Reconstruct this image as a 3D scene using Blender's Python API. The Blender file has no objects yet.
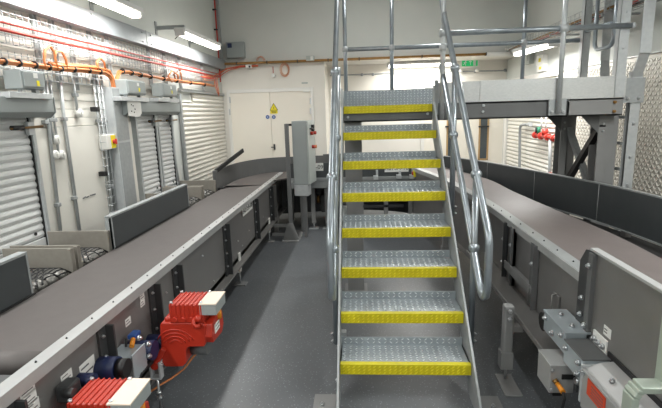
import bpy, bmesh, math, random
from mathutils import Vector, Matrix
random.seed(4)
S = bpy.context.scene
COL = S.collection
R = math.radians

# ------------------------------------------------------------------ camera solve (662 x 408 photo)
FPX, CX, CY, HC = 460.0, 331.0, 204.0, 1.67
dn = Vector((69., 2296., 460.)).normalized()
fw = Vector((29., -93., 460.)); fw = (fw - dn * fw.dot(dn)).normalized()
rt = dn.cross(fw)
def at(px, py, **k):
    """the point of the room that a photo pixel shows on the plane x=, y= or z="""
    v = Vector(((px - CX) / FPX, (py - CY) / FPX, 1.))
    w = Vector((v.dot(rt), v.dot(fw), -v.dot(dn)))
    (a, val), = k.items(); i = 'xyz'.index(a)
    o = Vector((0, 0, HC)); t = (val - o[i]) / w[i]
    return o + w * t

# ------------------------------------------------------------------ materials
def lin(c):
    return tuple(((x / 255) / 12.92 if x / 255 <= .04045 else ((x / 255 + .055) / 1.055) ** 2.4) for x in c) + (1,)
def mat(name, c, rough=.5, metal=0., noise=.12, scale=18., bump=0., bscale=60., c2=None, stretch=None, emit=None, spec=None):
    m = bpy.data.materials.new(name); m.use_nodes = True
    nt = m.node_tree; N = nt.nodes; L = nt.links
    b = N['Principled BSDF']
    b.inputs['Roughness'].default_value = rough; b.inputs['Metallic'].default_value = metal
    if spec is not None: b.inputs['Specular IOR Level'].default_value = spec
    tc = N.new('ShaderNodeTexCoord'); mp = N.new('ShaderNodeMapping')
    L.new(tc.outputs['Object'], mp.inputs['Vector'])
    if stretch: mp.inputs['Scale'].default_value = stretch
    n = N.new('ShaderNodeTexNoise'); n.inputs['Scale'].default_value = scale; n.inputs['Detail'].default_value = 5
    L.new(mp.outputs[0], n.inputs['Vector'])
    a = lin(c); d = lin(c2) if c2 else tuple(x * (1 - noise) for x in a[:3]) + (1,)
    e = a if c2 else tuple(min(1, x * (1 + noise)) for x in a[:3]) + (1,)
    cr = N.new('ShaderNodeValToRGB')
    cr.color_ramp.elements[0].position = .2; cr.color_ramp.elements[1].position = .8
    cr.color_ramp.elements[0].color = d; cr.color_ramp.elements[1].color = e
    L.new(n.outputs['Fac'], cr.inputs[0]); L.new(cr.outputs[0], b.inputs['Base Color'])
    if bump:
        n2 = N.new('ShaderNodeTexNoise'); n2.inputs['Scale'].default_value = bscale; n2.inputs['Detail'].default_value = 3
        L.new(mp.outputs[0], n2.inputs['Vector'])
        bp = N.new('ShaderNodeBump'); bp.inputs['Strength'].default_value = bump; bp.inputs['Distance'].default_value = .01
        L.new(n2.outputs['Fac'], bp.inputs['Height']); L.new(bp.outputs[0], b.inputs['Normal'])
    if emit:
        b.inputs['Emission Color'].default_value = lin(emit[0]); b.inputs['Emission Strength'].default_value = emit[1]
    return m

M = {}
M['wall_grey'] = mat('grey wall paint', (205, 208, 203), .75, noise=.03, scale=3)
M['wall_cream'] = mat('cream wall paint', (226, 222, 213), .7, noise=.03, scale=3)
M['white_panel'] = mat('white panel', (222, 219, 210), .5, noise=.03, scale=4)
M['ceiling'] = mat('ceiling paint', (208, 208, 204), .8, noise=.03, scale=3)
M['door'] = mat('cream door', (232, 226, 213), .5, noise=.02, scale=3)
M['frame_white'] = mat('white gloss trim', (226, 224, 218), .45, noise=.02)
M['galv'] = mat('galvanised steel', (196, 199, 199), .38, .3, c2=(180, 184, 186), scale=30)
M['galv_dull'] = mat('weathered galvanised steel', (168, 171, 171), .5, .25, c2=(152, 156, 157), scale=30)
M['spangle'] = mat('spangled galvanised sheet', (200, 201, 199), .42, .3, c2=(182, 184, 183), scale=45, stretch=(1, 1, 2.2))
M['chequer'] = mat('galvanised chequer plate', (164, 171, 175), .4, .3, c2=(150, 158, 163), scale=25)
M['lug'] = mat('burnished lug tops', (232, 236, 237), .3, .35, noise=.04)
M['lug_yellow'] = mat('worn yellow lugs', (226, 213, 42), .38, noise=.04)
M['lug_wall'] = mat('wall lug tops', (238, 235, 227), .35, .3, noise=.03)
M['tube'] = mat('galvanised tube', (166, 173, 178), .28, .6, c2=(136, 144, 150), scale=14, stretch=(1, 1, .4))
M['trunk'] = mat('bright galvanised trunking', (162, 167, 170), .4, .35, c2=(152, 157, 160), scale=12)
M['shutter'] = mat('silver shutter', (220, 221, 220), .42, .15, noise=.03)
M['louvre'] = mat('off white shutter', (222, 219, 210), .5, .1, noise=.03)
M['yellow'] = mat('yellow nosing paint', (206, 194, 20), .5, c2=(188, 174, 14), scale=30)
M['steel_grey'] = mat('grey painted steel', (134, 134, 133), .45, .1, noise=.06, scale=8)
M['steel_dark'] = mat('dark grey painted steel', (100, 101, 101), .42, .1, noise=.07, scale=8)
M['frame'] = mat('conveyor frame grey', (128, 126, 124), .34, .35, noise=.06, scale=6)
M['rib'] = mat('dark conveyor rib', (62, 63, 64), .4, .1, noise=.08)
M['guard'] = mat('charcoal guard panel', (66, 70, 72), .45, .05, noise=.06, scale=9)
M['guard_mid'] = mat('grey guard panel', (94, 95, 95), .42, .1, noise=.05, scale=9)
M['belt'] = mat('grey rubber belt', (88, 83, 81), .6, noise=.06, scale=14, bump=.05, bscale=220)
M['belt_warm'] = mat('mauve grey rubber belt', (106, 98, 96), .45, noise=.06, scale=10, bump=.04, bscale=220)
M['rail'] = mat('bare aluminium rail', (174, 175, 174), .42, .2, noise=.05, scale=25)
M['rail_grey'] = mat('grey rail', (146, 149, 149), .42, .2, noise=.05, scale=25)
M['zinc'] = mat('zinc bolt', (196, 198, 200), .28, .85, noise=.1, scale=60)
M['zinc_plate'] = mat('zinc plated sheet', (188, 196, 200), .28, .4, c2=(168, 178, 184), scale=9)
M['silver'] = mat('silver painted housing', (172, 172, 171), .4, .3, noise=.05, scale=9)
M['ss'] = mat('brushed stainless', (158, 153, 144), .4, .45, noise=.08, scale=30, stretch=(1, 6, 1))
M['roller_steel'] = mat('worn roller steel', (112, 110, 106), .35, .5, noise=.1)
M['black'] = mat('black plastic', (22, 22, 23), .45, noise=.1)
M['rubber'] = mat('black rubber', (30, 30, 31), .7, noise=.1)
M['red'] = mat('red gear housing paint', (176, 46, 27), .42, noise=.06, scale=12)
M['red_pipe'] = mat('red pipe paint', (196, 62, 50), .45, noise=.06)
M['orange'] = mat('orange cable sheath', (206, 128, 74), .5, noise=.12, scale=40)
M['orange_plastic'] = mat('orange plastic', (226, 140, 30), .45, noise=.05)
M['warning'] = mat('orange red warning label', (206, 72, 38), .5, noise=.05)
M['blue'] = mat('dark blue paint', (28, 40, 78), .45, noise=.1)
M['sign_blue'] = mat('blue sign', (44, 84, 150), .5, noise=.03)
M['sign_yellow'] = mat('yellow sign', (232, 214, 30), .5, noise=.03)
M['sign_white'] = mat('white label', (226, 226, 222), .5, noise=.03)
M['ink'] = mat('black lettering', (24, 24, 26), .6, noise=.03)
M['faded_ink'] = mat('grey printing', (96, 96, 98), .6, noise=.03)
M['grey_box'] = mat('light grey enclosure', (172, 178, 174), .45, noise=.03, scale=5)
M['grey_case'] = mat('mid grey enclosure', (150, 156, 155), .45, noise=.03, scale=5)
M['white_plastic'] = mat('white plastic', (228, 227, 222), .4, noise=.02)
M['brass'] = mat('dull brass', (138, 104, 58), .45, .6, noise=.2)
M['wood'] = mat('oak beading', (170, 140, 96), .5, noise=.12, scale=12, stretch=(6, 6, 1))
M['glass'] = mat('dark wired glass', (70, 78, 82), .15, noise=.1)
M['green'] = mat('green sign', (14, 150, 84), .4, noise=.02, emit=((14, 150, 84), .9))
M['lens'] = mat('lit diffuser', (255, 252, 245), .4, noise=0., emit=((255, 250, 240), 7.))
M['batten'] = mat('batten body', (212, 212, 210), .4, noise=.02)
M['olive'] = mat('pale grey green arm', (168, 178, 166), .4, .2, noise=.05)
M['cream_plate'] = mat('pale cream lid', (226, 210, 192), .45, noise=.03)
M['crud'] = mat('wall chequer', (200, 195, 185), .4, .2, c2=(190, 185, 174), scale=6)
M['green_valve'] = mat('green valve', (30, 110, 80), .45, noise=.1)

def floor_material():
    m = mat('speckled vinyl floor', (94, 97, 100), .36, noise=.08, scale=2.5, bump=.04, bscale=160)
    nt = m.node_tree; N = nt.nodes; L = nt.links
    b = N['Principled BSDF']; src = b.inputs['Base Color'].links[0].from_socket
    tc = N.new('ShaderNodeTexCoord')
    vo = N.new('ShaderNodeTexVoronoi'); vo.inputs['Scale'].default_value = 55
    L.new(tc.outputs['Object'], vo.inputs['Vector'])
    ra = N.new('ShaderNodeValToRGB'); ra.color_ramp.elements[0].position = .1; ra.color_ramp.elements[1].position = .24
    ra.color_ramp.elements[0].color = (1, 1, 1, 1); ra.color_ramp.elements[1].color = (0, 0, 0, 1)
    L.new(vo.outputs['Distance'], ra.inputs[0])
    mx = N.new('ShaderNodeMixRGB'); mx.inputs['Color2'].default_value = lin((142, 145, 148))
    L.new(ra.outputs[0], mx.inputs['Fac']); L.new(src, mx.inputs['Color1']); L.new(mx.outputs[0], b.inputs['Base Color'])
    return m
M['floor'] = floor_material()

# ------------------------------------------------------------------ mesh builder
class MB:
    def __init__(s): s.b = bmesh.new()
    def _merge(s, t):
        me = bpy.data.meshes.new('t'); t.to_mesh(me); t.free(); s.b.from_mesh(me); bpy.data.meshes.remove(me)
    def box(s, lo, hi, bev=0., rot=None):
        t = bmesh.new(); bmesh.ops.create_cube(t, size=1)
        lo = Vector(lo); hi = Vector(hi); c = (lo + hi) / 2; d = hi - lo
        for v in t.verts: v.co = Vector((v.co.x * d.x, v.co.y * d.y, v.co.z * d.z))
        if bev: bmesh.ops.bevel(t, geom=list(t.edges), offset=bev, segments=2, affect='EDGES', profile=.5)
        mm = Matrix.Translation(c) @ (rot.to_4x4() if rot else Matrix())
        bmesh.ops.transform(t, matrix=mm, verts=t.verts); s._merge(t); return s
    def hull(s, pts, axis, a, b, bev=0.):
        """2D outline extruded along axis between a and b"""
        t = bmesh.new(); i = 'xyz'.index(axis); vs = []
        for p in pts:
            q = list(p); q.insert(i, a); vs.append(t.verts.new(q))
        f = t.faces.new(vs); e = bmesh.ops.extrude_face_region(t, geom=[f])
        d = [0, 0, 0]; d[i] = b - a
        bmesh.ops.translate(t, vec=d, verts=[g for g in e['geom'] if isinstance(g, bmesh.types.BMVert)])
        bmesh.ops.recalc_face_normals(t, faces=t.faces)
        if bev: bmesh.ops.bevel(t, geom=list(t.edges), offset=bev, segments=2, affect='EDGES', profile=.5)
        s._merge(t); return s
    def tube(s, pts, r, seg=10, cap=True):
        pts = [Vector(p) for p in pts]; rings = []; up = None
        for i, p in enumerate(pts):
            a = (p - pts[i - 1]).normalized() if i else None
            c = (pts[i + 1] - p).normalized() if i < len(pts) - 1 else None
            d = (a + c).normalized() if a and c and (a + c).length > 1e-6 else (a or c)
            if up is None:
                up = Vector((0, 0, 1)) if abs(d.z) < .9 else Vector((0, 1, 0))
            x = d.cross(up).normalized(); y = x.cross(d).normalized(); up = y
            k = 1 / max(.5, abs(d.dot(c))) if a and c else 1
            rr = r[i] if isinstance(r, (list, tuple)) else r
            rings.append([s.b.verts.new(p + (x * math.cos(2 * math.pi * j / seg) + y * math.sin(2 * math.pi * j / seg)) * rr) for j in range(seg)])
        for q, w in zip(rings, rings[1:]):
            for j in range(seg):
                f = s.b.faces.new((q[j], q[(j + 1) % seg], w[(j + 1) % seg], w[j])); f.smooth = True
        if cap:
            s.b.faces.new(rings[0][::-1]); s.b.faces.new(rings[-1])
        return s
    def cyl(s, p, q, r, seg=16): return s.tube([p, q], r, seg)
    def ball(s, c, r, sc=(1, 1, 1)):
        t = bmesh.new(); bmesh.ops.create_uvsphere(t, u_segments=14, v_segments=9, radius=r)
        for v in t.verts: v.co = Vector((v.co.x * sc[0], v.co.y * sc[1], v.co.z * sc[2])) + Vector(c)
        for f in t.faces: f.smooth = True
        s._merge(t); return s
    def bar(s, p, q, w, h, up=(0, 0, 1), bev=0.):
        p = Vector(p); q = Vector(q); d = (q - p); L = d.length; d.normalize()
        up = Vector(up); x = d.cross(up).normalized(); z = x.cross(d).normalized()
        rot = Matrix((x, d, z)).transposed(); c = (p + q) / 2
        return s.box(c - Vector((w, L, h)) / 2, c + Vector((w, L, h)) / 2, bev, rot)
    def strip(s, poly, z0, z1, th):
        """upright band of thickness th to the left of a plan polyline; z0, z1 may be lists"""
        n = len(poly); P = [Vector((p[0], p[1], 0)) for p in poly]; A = []
        for i in range(n):
            d = (P[min(i + 1, n - 1)] - P[max(i - 1, 0)]).normalized(); nrm = Vector((-d.y, d.x, 0))
            a = z0[i] if isinstance(z0, (list, tuple)) else z0; b = z1[i] if isinstance(z1, (list, tuple)) else z1
            p = P[i]; q = P[i] + nrm * th
            A.append([s.b.verts.new((p.x, p.y, a)), s.b.verts.new((q.x, q.y, a)), s.b.verts.new((q.x, q.y, b)), s.b.verts.new((p.x, p.y, b))])
        for u, v in zip(A, A[1:]):
            for j in range(4): s.b.faces.new((u[j], u[(j + 1) % 4], v[(j + 1) % 4], v[j]))
        s.b.faces.new(A[0][::-1]); s.b.faces.new(A[-1]); return s
    def ribbon(s, inner, outer, z, th):
        """flat bed between two plan polylines of equal length"""
        A = []
        for i, (p, q) in enumerate(zip(inner, outer)):
            zz = z[i] if isinstance(z, (list, tuple)) else z
            A.append([s.b.verts.new((p[0], p[1], zz)), s.b.verts.new((q[0], q[1], zz)), s.b.verts.new((q[0], q[1], zz - th)), s.b.verts.new((p[0], p[1], zz - th))])
        for u, v in zip(A, A[1:]):
            for j in range(4): s.b.faces.new((u[j], u[(j + 1) % 4], v[(j + 1) % 4], v[j]))
        s.b.faces.new(A[0][::-1]); s.b.faces.new(A[-1]); return s
    def lugs(s, o, u, v, W, Hh, pu, pv, ln, wd, h, one=False):
        """raised five-pattern lens lugs on a face spanned by unit vectors u, v"""
        o = Vector(o); u = Vector(u); v = Vector(v); n = u.cross(v)
        for i in range(int(W / pu)):
            for j in range(int(Hh / pv)):
                c = o + u * ((i + .5) * pu) + v * ((j + .5) * pv)
                sg = 1 if (i + j) % 2 or one else -1
                a = (u * .75 + v * .66 * sg).normalized(); b = n.cross(a)
                e = [c + a * ln, c + b * wd, c - a * ln, c - b * wd]
                r_ = [c + a * ln * .75, c + b * wd * .6, c - a * ln * .75, c - b * wd * .6]
                E_ = [s.b.verts.new(p) for p in e]; T = [s.b.verts.new(p + n * h) for p in r_]
                for k in range(4): s.b.faces.new((E_[k], E_[(k + 1) % 4], T[(k + 1) % 4], T[k]))
                s.b.faces.new(T).material_index = 1
        return s
    def build(s, name, m, parent=None, loc=None, recalc=True, m2=None):
        if recalc: bmesh.ops.recalc_face_normals(s.b, faces=s.b.faces)
        me = bpy.data.meshes.new(name)
        off = Vector(loc) if loc is not None else (ORG.get(parent.name, Vector()) if parent else Vector())
        bmesh.ops.translate(s.b, vec=-off, verts=s.b.verts)
        s.b.to_mesh(me); s.b.free(); me.materials.append(M[m])
        if m2: me.materials.append(M[m2])
        o = bpy.data.objects.new(name, me); COL.objects.link(o)
        if parent: o.parent = parent; ORG[o.name] = off
        else: o.location = off; ORG[o.name] = off
        return o
ORG = {}
def tag(o, label, cat, group=None, kind=None):
    o['label'] = label; o['category'] = cat
    if group: o['group'] = group
    o['kind'] = kind or 'thing'
    return o
def thing(name, loc, label, cat, group=None):
    o = bpy.data.objects.new(name, None); COL.objects.link(o); o.empty_display_size = .1
    o.location = loc; ORG[o.name] = Vector(loc)
    return tag(o, label, cat, group)
def single(name, mb, m, loc, label, cat, group=None):
    return tag(mb.build(name, m, None, loc), label, cat, group)
def struct(name, mb, m, parent=None, label=None, m2=None):
    o = mb.build(name, m, parent, (0, 0, 0) if not parent else None, m2=m2)
    if not parent:
        o['kind'] = 'structure'; o['label'] = label or name.replace('_', ' ')
    return o
BOLT = None
def bolts(parent, pts, n, r=.011, m='zinc'):
    """hex bolt heads facing n, each one an object"""
    n = Vector(n).normalized(); b = MB(); b.tube([(0, 0, 0), n * r * .9], r, 6); b.tube([n * r * .9, n * r * 1.5], r * .55, 8)
    src = None
    for p in pts:
        if src is None:
            src = b.build('bolt', m, parent, (0, 0, 0))
            o = src
        else:
            o = src.copy(); COL.objects.link(o)
        o.parent = parent; o.location = Vector(p) - ORG[parent.name]
def text(parent, body, size, loc, rot, m='ink', ext=.0006):
    c = bpy.data.curves.new('lettering', 'FONT'); c.body = body; c.size = size; c.align_x = 'CENTER'; c.align_y = 'CENTER'; c.extrude = ext
    c.materials.append(M[m])
    o = bpy.data.objects.new('lettering', c); COL.objects.link(o); o.parent = parent
    me = bpy.data.meshes.new_from_object(o); me.materials.clear(); me.materials.append(M[m])
    bpy.data.objects.remove(o); o = bpy.data.objects.new('lettering', me); COL.objects.link(o); o.parent = parent
    o.location = Vector(loc) - ORG[parent.name]; o.rotation_euler = rot
    return o
def arc(c, r, a0, a1, n, f):
    return [f(c[0] + r * math.cos(R(a0 + (a1 - a0) * i / n)), c[1] + r * math.sin(R(a0 + (a1 - a0) * i / n))) for i in range(n + 1)]

# ------------------------------------------------------------------ room shell
XL, XR, YB, YR, YF, ZC, ZS = -2.3, 2.6, 7.8, 8.6, -3.5, 3.9, 2.48
XC = -.57
struct('floor', MB().box((XL - .2, YF - .2, -.1), (XR + .2, YR + .2, 0)), 'floor', label='dark grey speckled vinyl floor')
struct('ceiling', MB().box((XL - .2, YF - .2, ZC), (XR + .2, YR + .2, ZC + .1)), 'ceiling', label='pale ceiling high above')
wl = struct('wall_left', MB().box((XL - .15, YF - .15, 0), (XL, YB + .1, ZC)), 'wall_grey', label='left wall with shutters and cable runs')
struct('wall_front', MB().box((XL, YF - .15, 0), (XR, YF, ZC)), 'wall_grey', label='wall behind the camera')
wr = struct('wall_right', MB().box((XR, YF - .15, 0), (XR + .15, YR + .1, ZC)), 'wall_grey', label='right wall clad in chequer plate below')
wb = MB(); wb.box((XL, YB, 0), (XC, YB + .12, ZS)); wb.box((XL, YB, ZS), (XR, YB + .12, ZC))
wb = struct('wall_back', wb, 'wall_cream', label='back wall, cream below a grey upper band')
struct('upper_face', MB().box((XL, YB - .012, ZS), (XR, YB, ZC)), 'wall_grey', wb)
wq = MB(); wq.box((XC, YR, 0), (XR, YR + .12, ZS)); wq.box((XC - .12, YB + .12, 0), (XC, YR + .12, ZS)); wq.box((XC, YB + .12, ZS), (XR, YR + .12, ZS + .1))
struct('wall_recess', wq, 'wall_cream', label='recessed cream back wall under a soffit')

# profiled white cladding on the left wall (upper band) and smooth panels below
cl = MB(); z = 1.62
while z < 2.42:
    cl.box((XL, 0, z), (XL + .012, 5.4, z + .0635), .003); z += .066
struct('cladding', cl, 'white_panel', wl)
pn = MB()
for y0, y1 in ((3.07, 4.0),):
    pn.box((XL, y0, 0), (XL + .02, y1 - .004, 1.615), .003)
struct('panel', pn, 'white_panel', wl)
sc = MB()
for a, b in (((83, 198.5), (86, 196.8)), ((86.5, 197.4), (89, 196.2)), ((90, 195.6), (95.5, 194))):
    p = at(*a, x=XL + .022); q = at(*b, x=XL + .022); sc.bar(p, q, .004, .01)
struct('scuff', sc, 'faded_ink', wl)

# chequer plate on the right wall
cp = MB().box((XR - .01, 1.0, 0), (XR, 6.25, 2.09))
cp.lugs((XR - .01, 6.25, .5), (0, -1, 0), (0, 0, 1), 3.6, 1.57, .037, .037, .026, .0095, .006)
struct('cladding', cp, 'crud', wr, m2='lug_wall')
struct('cap_strip', MB().box((XR - .03, 1.0, 2.09), (XR, 6.25, 2.1)), 'galv', wr)

# ------------------------------------------------------------------ doors
def lever(parent, p, m='zinc'):
    b = MB(); b.box(p - Vector((.014, .012, .05)), p + Vector((.014, .0, .05)), .003); b.tube([p, p + Vector((0, -.045, 0)), p + Vector((-.05, -.045, 0))], .008, 8)
    b.build('handle', 'rib', parent)
y = YB
p0 = at(226.7, 89.7, y=y); p1 = at(313.2, 86, y=y); lx0 = at(230, 92, y=y).x; lx1 = at(310.5, 90, y=y).x; mid = at(269.7, 90, y=y).x
zt = 2.02
d1 = MB()
d1.box((p0.x, y - .03, 0), (lx0, y, zt + .06), .004); d1.box((lx1, y - .03, 0), (p1.x, y, zt + .06), .004); d1.box((lx0, y - .03, zt), (lx1, y, zt + .06), .004)
d1 = d1.build('door_1', 'frame_white', None, (mid, y, 0)); d1['kind'] = 'structure'; d1['label'] = 'cream double doors in white frame on back wall'
la = MB().box((lx0, y - .016, 0), (mid - .003, y, zt), .002).build('leaf', 'door', d1)
lb = MB().box((mid + .003, y - .016, 0), (lx1, y, zt), .002).build('leaf', 'door', d1)
lever(lb, at(274.5, 147, y=y - .02))
for (px, py) in ((230, 100), (230, 112), (310.5, 101), (310.5, 111)):
    q = at(px, py, y=y - .02); MB().box(q - Vector((.012, .014, .05)), q + Vector((.012, .004, .05)), .002).build('hinge', 'zinc', d1)
q = at(306, 91.3, y=y - .02); MB().box(q - Vector((.05, .02, .012)), q + Vector((.05, .0, .012)), .003).build('closer', 'white_plastic', lb)
for px, py, pr in ((267.6, 117, la), (273.8, 117, lb)):
    q = at(px, py, y=y - .018); MB().cyl(q, q + Vector((0, -.003, 0)), .032, 20).build('fire_door_disc', 'sign_blue', pr)
    MB().box(q + Vector((-.012, -.005, -.006)), q + Vector((.012, -.003, .006))).build('disc_print', 'sign_white', pr)
q = at(273.8, 108.5, y=y - .018)
ws = MB().box(q + Vector((-.062, -.003, -.085)), q + Vector((.062, 0, -.028)), .001).hull([(q.x - .066, q.z - .028), (q.x + .066, q.z - .028), (q.x, q.z + .085)], 'y', q.y - .003, q.y)
ws = ws.build('warning_sign', 'sign_yellow', lb)
bl = MB(); bl.hull([(q.x - .016, q.z - .012), (q.x + .006, q.z + .0), (q.x - .002, q.z + .006), (q.x + .014, q.z + .045), (q.x - .008, q.z + .012), (q.x, q.z + .008)], 'y', q.y - .005, q.y - .003)
A_, B_, C_ = [Vector((q.x + a, q.y - .004, q.z + b)) for a, b in ((-.066, -.028), (.066, -.028), (0, .085))]
for a, b in ((A_, B_), (B_, C_), (C_, A_)): bl.bar(a, b, .006, .002, (0, 1, 0))
bl.build('warning_print', 'ink', lb)
MB().box(q + Vector((-.045, -.005, -.05)), q + Vector((.045, -.003, -.042))).box(q + Vector((-.035, -.005, -.068)), q + Vector((.035, -.003, -.06))).build('warning_print', 'ink', lb)

y = YR
d2 = MB(); x0, x1 = 1.16, 2.57; xm = at(467, 120, y=y).x
d2.box((x0 - .06, y - .03, 0), (x0, y, 2.1), .004); d2.box((x1, y - .03, 0), (x1 + .02, y, 2.1), .004); d2.box((x0, y - .03, 2.04), (x1, y, 2.1), .004)
d2 = d2.build('door_2', 'frame_white', None, (xm, y, 0)); d2['kind'] = 'structure'; d2['label'] = 'cream double doors with narrow vision panels beyond the stairs'
for a, b, w0, w1 in ((x0, xm - .003, 446.5, 454.5), (xm + .003, x1, 478.8, 489)):
    lf = MB().box((a, y - .016, 0), (b, y, 2.04), .002).build('leaf', 'door', d2)
    v0 = at(w0, 130, y=y - .02).x; v1 = at(w1, 130, y=y - .02).x
    MB().box((v0 + .025, y - .021, .75), (v1 - .025, y - .015, 1.95)).build('vision_panel', 'glass', lf)
    f = MB()
    for c in ((v0, v0 + .03), (v1 - .03, v1)): f.box((c[0], y - .028, .72), (c[1], y - .014, 1.98), .003)
    f.box((v0, y - .028, .72), (v1, y - .014, .75), .003); f.box((v0, y - .028, 1.95), (v1, y - .014, 1.98), .003)
    f.build('beading', 'wood', lf)
    q = at((w0 + w1) / 2, 126.5, y=y - .05)
    MB().box(q - Vector((.09, .012, .012)), q + Vector((.09, .03, .012)), .003).build('push_bar', 'black', lf)

# ------------------------------------------------------------------ lights
PW = 24
def batten(a, b, name, label, arm=None, group=None):
    a = Vector(a); b = Vector(b); c = (a + b) / 2
    t = thing('strip_light', c, label, 'light', group)
    d = (b - a).normalized(); sd = d.cross(Vector((0, 0, 1))).normalized()
    MB().bar(a + Vector((0, 0, .03)), b + Vector((0, 0, .03)), .135, .045, bev=.01).build('body', 'batten', t)
    MB().bar(a - Vector((0, 0, .01)), b - Vector((0, 0, .01)), .092, .05, bev=.02).build('diffuser', 'lens', t)
    l = bpy.data.lights.new('lamp', 'AREA'); l.shape = 'RECTANGLE'; l.size = .08; l.size_y = (b - a).length - .06; l.energy = PW; l.color = (1, .995, .97)
    o = bpy.data.objects.new('tube_light', l); o.parent = t; o.location = (0, 0, -.04); COL.objects.link(o)
    if abs(d.x) > .7: o.rotation_euler = (0, 0, R(90))
    for e in (a, b):
        k = d * (.03 if e is a else -.03)
        MB().bar(e - k * .2, e + k * .9, .108, .075, bev=.006).build('end_cap', 'batten', t)
    return t
XA = -1.98
e0 = at(141, 17, x=XA); e0y = e0.y
l1 = batten((XA, e0y - 1.25, 2.575), (XA, e0y - .08, 2.575), 'a', 'long lit strip light at the top edge of the left wall')
a2 = at(180, 36, x=XA); b2 = at(217, 48, x=XA)
l2 = batten((XA, a2.y, 2.585), (XA, b2.y, 2.6), 'b', 'lit strip light on wall arms nearest the back left corner')
for t, ys in ((l1, (e0y - 1.1, e0y - .25)), (l2, (a2.y + .12, b2.y - .2))):
    for yy in ys:
        zz = 2.66
        MB().box((XL, yy - .02, zz - .02), (XA + .02, yy + .02, zz + .02), .003).box((XL, yy - .025, zz - .07), (XL + .012, yy + .025, zz + .07), .003).build('support_arm', 'galv_dull', t)
p = [at(191 - i * 3.2, 30 + (i / 5) ** 2 * 9, x=-2.06) for i in range(6)]
MB().tube(p, .004, 6).build('flex', 'rubber', l2)
PW = 34
batten((.48, 8.3, 2.42), (1.62, 8.3, 2.42), 'c', 'lit strip light under the soffit behind the platform rail')
PW = 60
a3 = at(517, 53.5, x=2.1); b3 = at(554, 43, x=2.1)
batten((2.1, b3.y, b3.z), (2.1, a3.y, a3.z), 'd', 'lit strip light hung near the right wall beyond the platform')
for nm, loc, w, pw in (('lamp', (-1.98, 1.45, 2.54), 1.25, 38), ('lamp', (-1.98, -.9, 2.54), 1.25, 46), ('lamp', (2.1, 1.9, 2.8), 1.25, 52), ('lamp', (2.1, -.4, 2.7), 1.25, 30), ('lamp', (.3, -1.8, 3.7), 1.3, 62), ('lamp', (.3, 2.6, 3.8), 1.3, 16), ('lamp', (.3, 5.4, 3.8), 1.3, 46)):  # unseen lamps: left row carried on, right and overhead ones added as fill
    l = bpy.data.lights.new('unseen lamp', 'AREA'); l.shape = 'RECTANGLE'; l.size = .12; l.size_y = w; l.energy = pw; l.color = (.985, 1, .985)
    o = bpy.data.objects.new('unseen_lamp', l); o.location = loc; COL.objects.link(o); o['kind'] = 'helper'

# ------------------------------------------------------------------ left wall services
YE = YB - .03
t = thing('cable_trunking', (XL, 3, 2.4), 'broad bright galvanised trunking running the length of left wall', 'trunking')
MB().box((XL, -1, 2.4), (XL + .1, YE, 2.55), .004).build('trunk', 'trunk', t)
for yy in (.9, 2.9, 4.9, 6.9): MB().box((XL + .098, yy - .004, 2.398), (XL + .103, yy + .004, 2.552)).build('joint', 'galv_dull', t)
bolts(t, [(XL + .1, yy, zz) for yy in (3.9, 4.8, 5.0, 5.9) for zz in (2.43, 2.52)], (1, 0, 0), .008)
# red pipes
for dz, rr, x, lb_ in ((2.285, .007, XL + .07, 'thinner red pipe on left wall, above the thicker one'), (2.235, .0115, XL + .09, 'thicker red pipe on left wall above the orange cables')):
    t = MB().tube([(x, -1, dz - .02), (x, 3.5, dz), (x, 7.45, dz + .025)], rr, 10)
    single('red_pipe', t, 'red_pipe', (x, 3, dz), lb_, 'pipe')
# wire mesh trays on the wall
def mesh_tray(y0, y1, z0, z1, label, py=.06, pz=.05):
    b = MB(); yy = y0; w = .0022
    while yy <= y1: b.box((XL + .03, yy - w, z0), (XL + .03 + 2 * w, yy + w, z1)); yy += py
    zz = z0
    while zz <= z1 + .001: b.box((XL + .034, y0, zz - w), (XL + .034 + 2 * w, y1, zz + w)); zz += pz
    for yy in [y0 + i * .12 for i in range(int((y1 - y0) / .12))]:
        b.tube([(XL + .035, yy, z0), (XL + .1, yy, z0), (XL + .1, yy, z0 + .05)], w, 5)
    b.tube([(XL + .1, y0, z0 + .05), (XL + .1, y1, z0 + .05)], w * 1.5, 5); b.tube([(XL + .07, y0, z0), (XL + .07, y1, z0)], w, 5)
    single('wire_cable_tray', b, 'galv', (XL, (y0 + y1) / 2, z0), label, 'cable tray')
mesh_tray(1.6, 7.4, 2.16, 2.38, 'long wire mesh tray under the bright trunking')
mesh_tray(1.6, 4.05, 1.95, 2.12, 'shorter wire mesh tray behind the orange cables')
# strut channels
pxs = [(33, 20), (50, 18), (68, 25), (88, 30), (105, 33), (147, 45), (163, 50), (178, 55), (201, 61)]
words_ = ['farthest left of the wall channels', 'second wall channel from the left edge', 'third wall channel from the left edge', 'fourth wall channel from the left edge', 'wall channel just above the tall cable trunk',
          'wall channel above the middle isolator box', 'wall channel above the far isolator box', 'wall channel beyond the far isolator box', 'wall channel closest to the back corner']
for (px, py), w in zip(pxs, words_):
    yy = at(px, py, x=XL + .02).y; z0 = 1.9 if px < 120 else 2.0
    b = MB().box((XL + .012, yy - .02, z0), (XL + .016, yy + .02, 2.4)).box((XL + .012, yy - .02, z0), (XL + .035, yy - .016, 2.4)).box((XL + .012, yy + .016, z0), (XL + .035, yy + .02, 2.4))
    zz = z0 + .03
    while zz < 2.36: b.box((XL + .014, yy - .007, zz), (XL + .018, yy + .007, zz + .02)); zz += .05
    single('strut_channel', b, 'galv', (XL, yy, z0), 'slotted galvanised strut, ' + w, 'channel', 'strut channels on the left wall')
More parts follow.
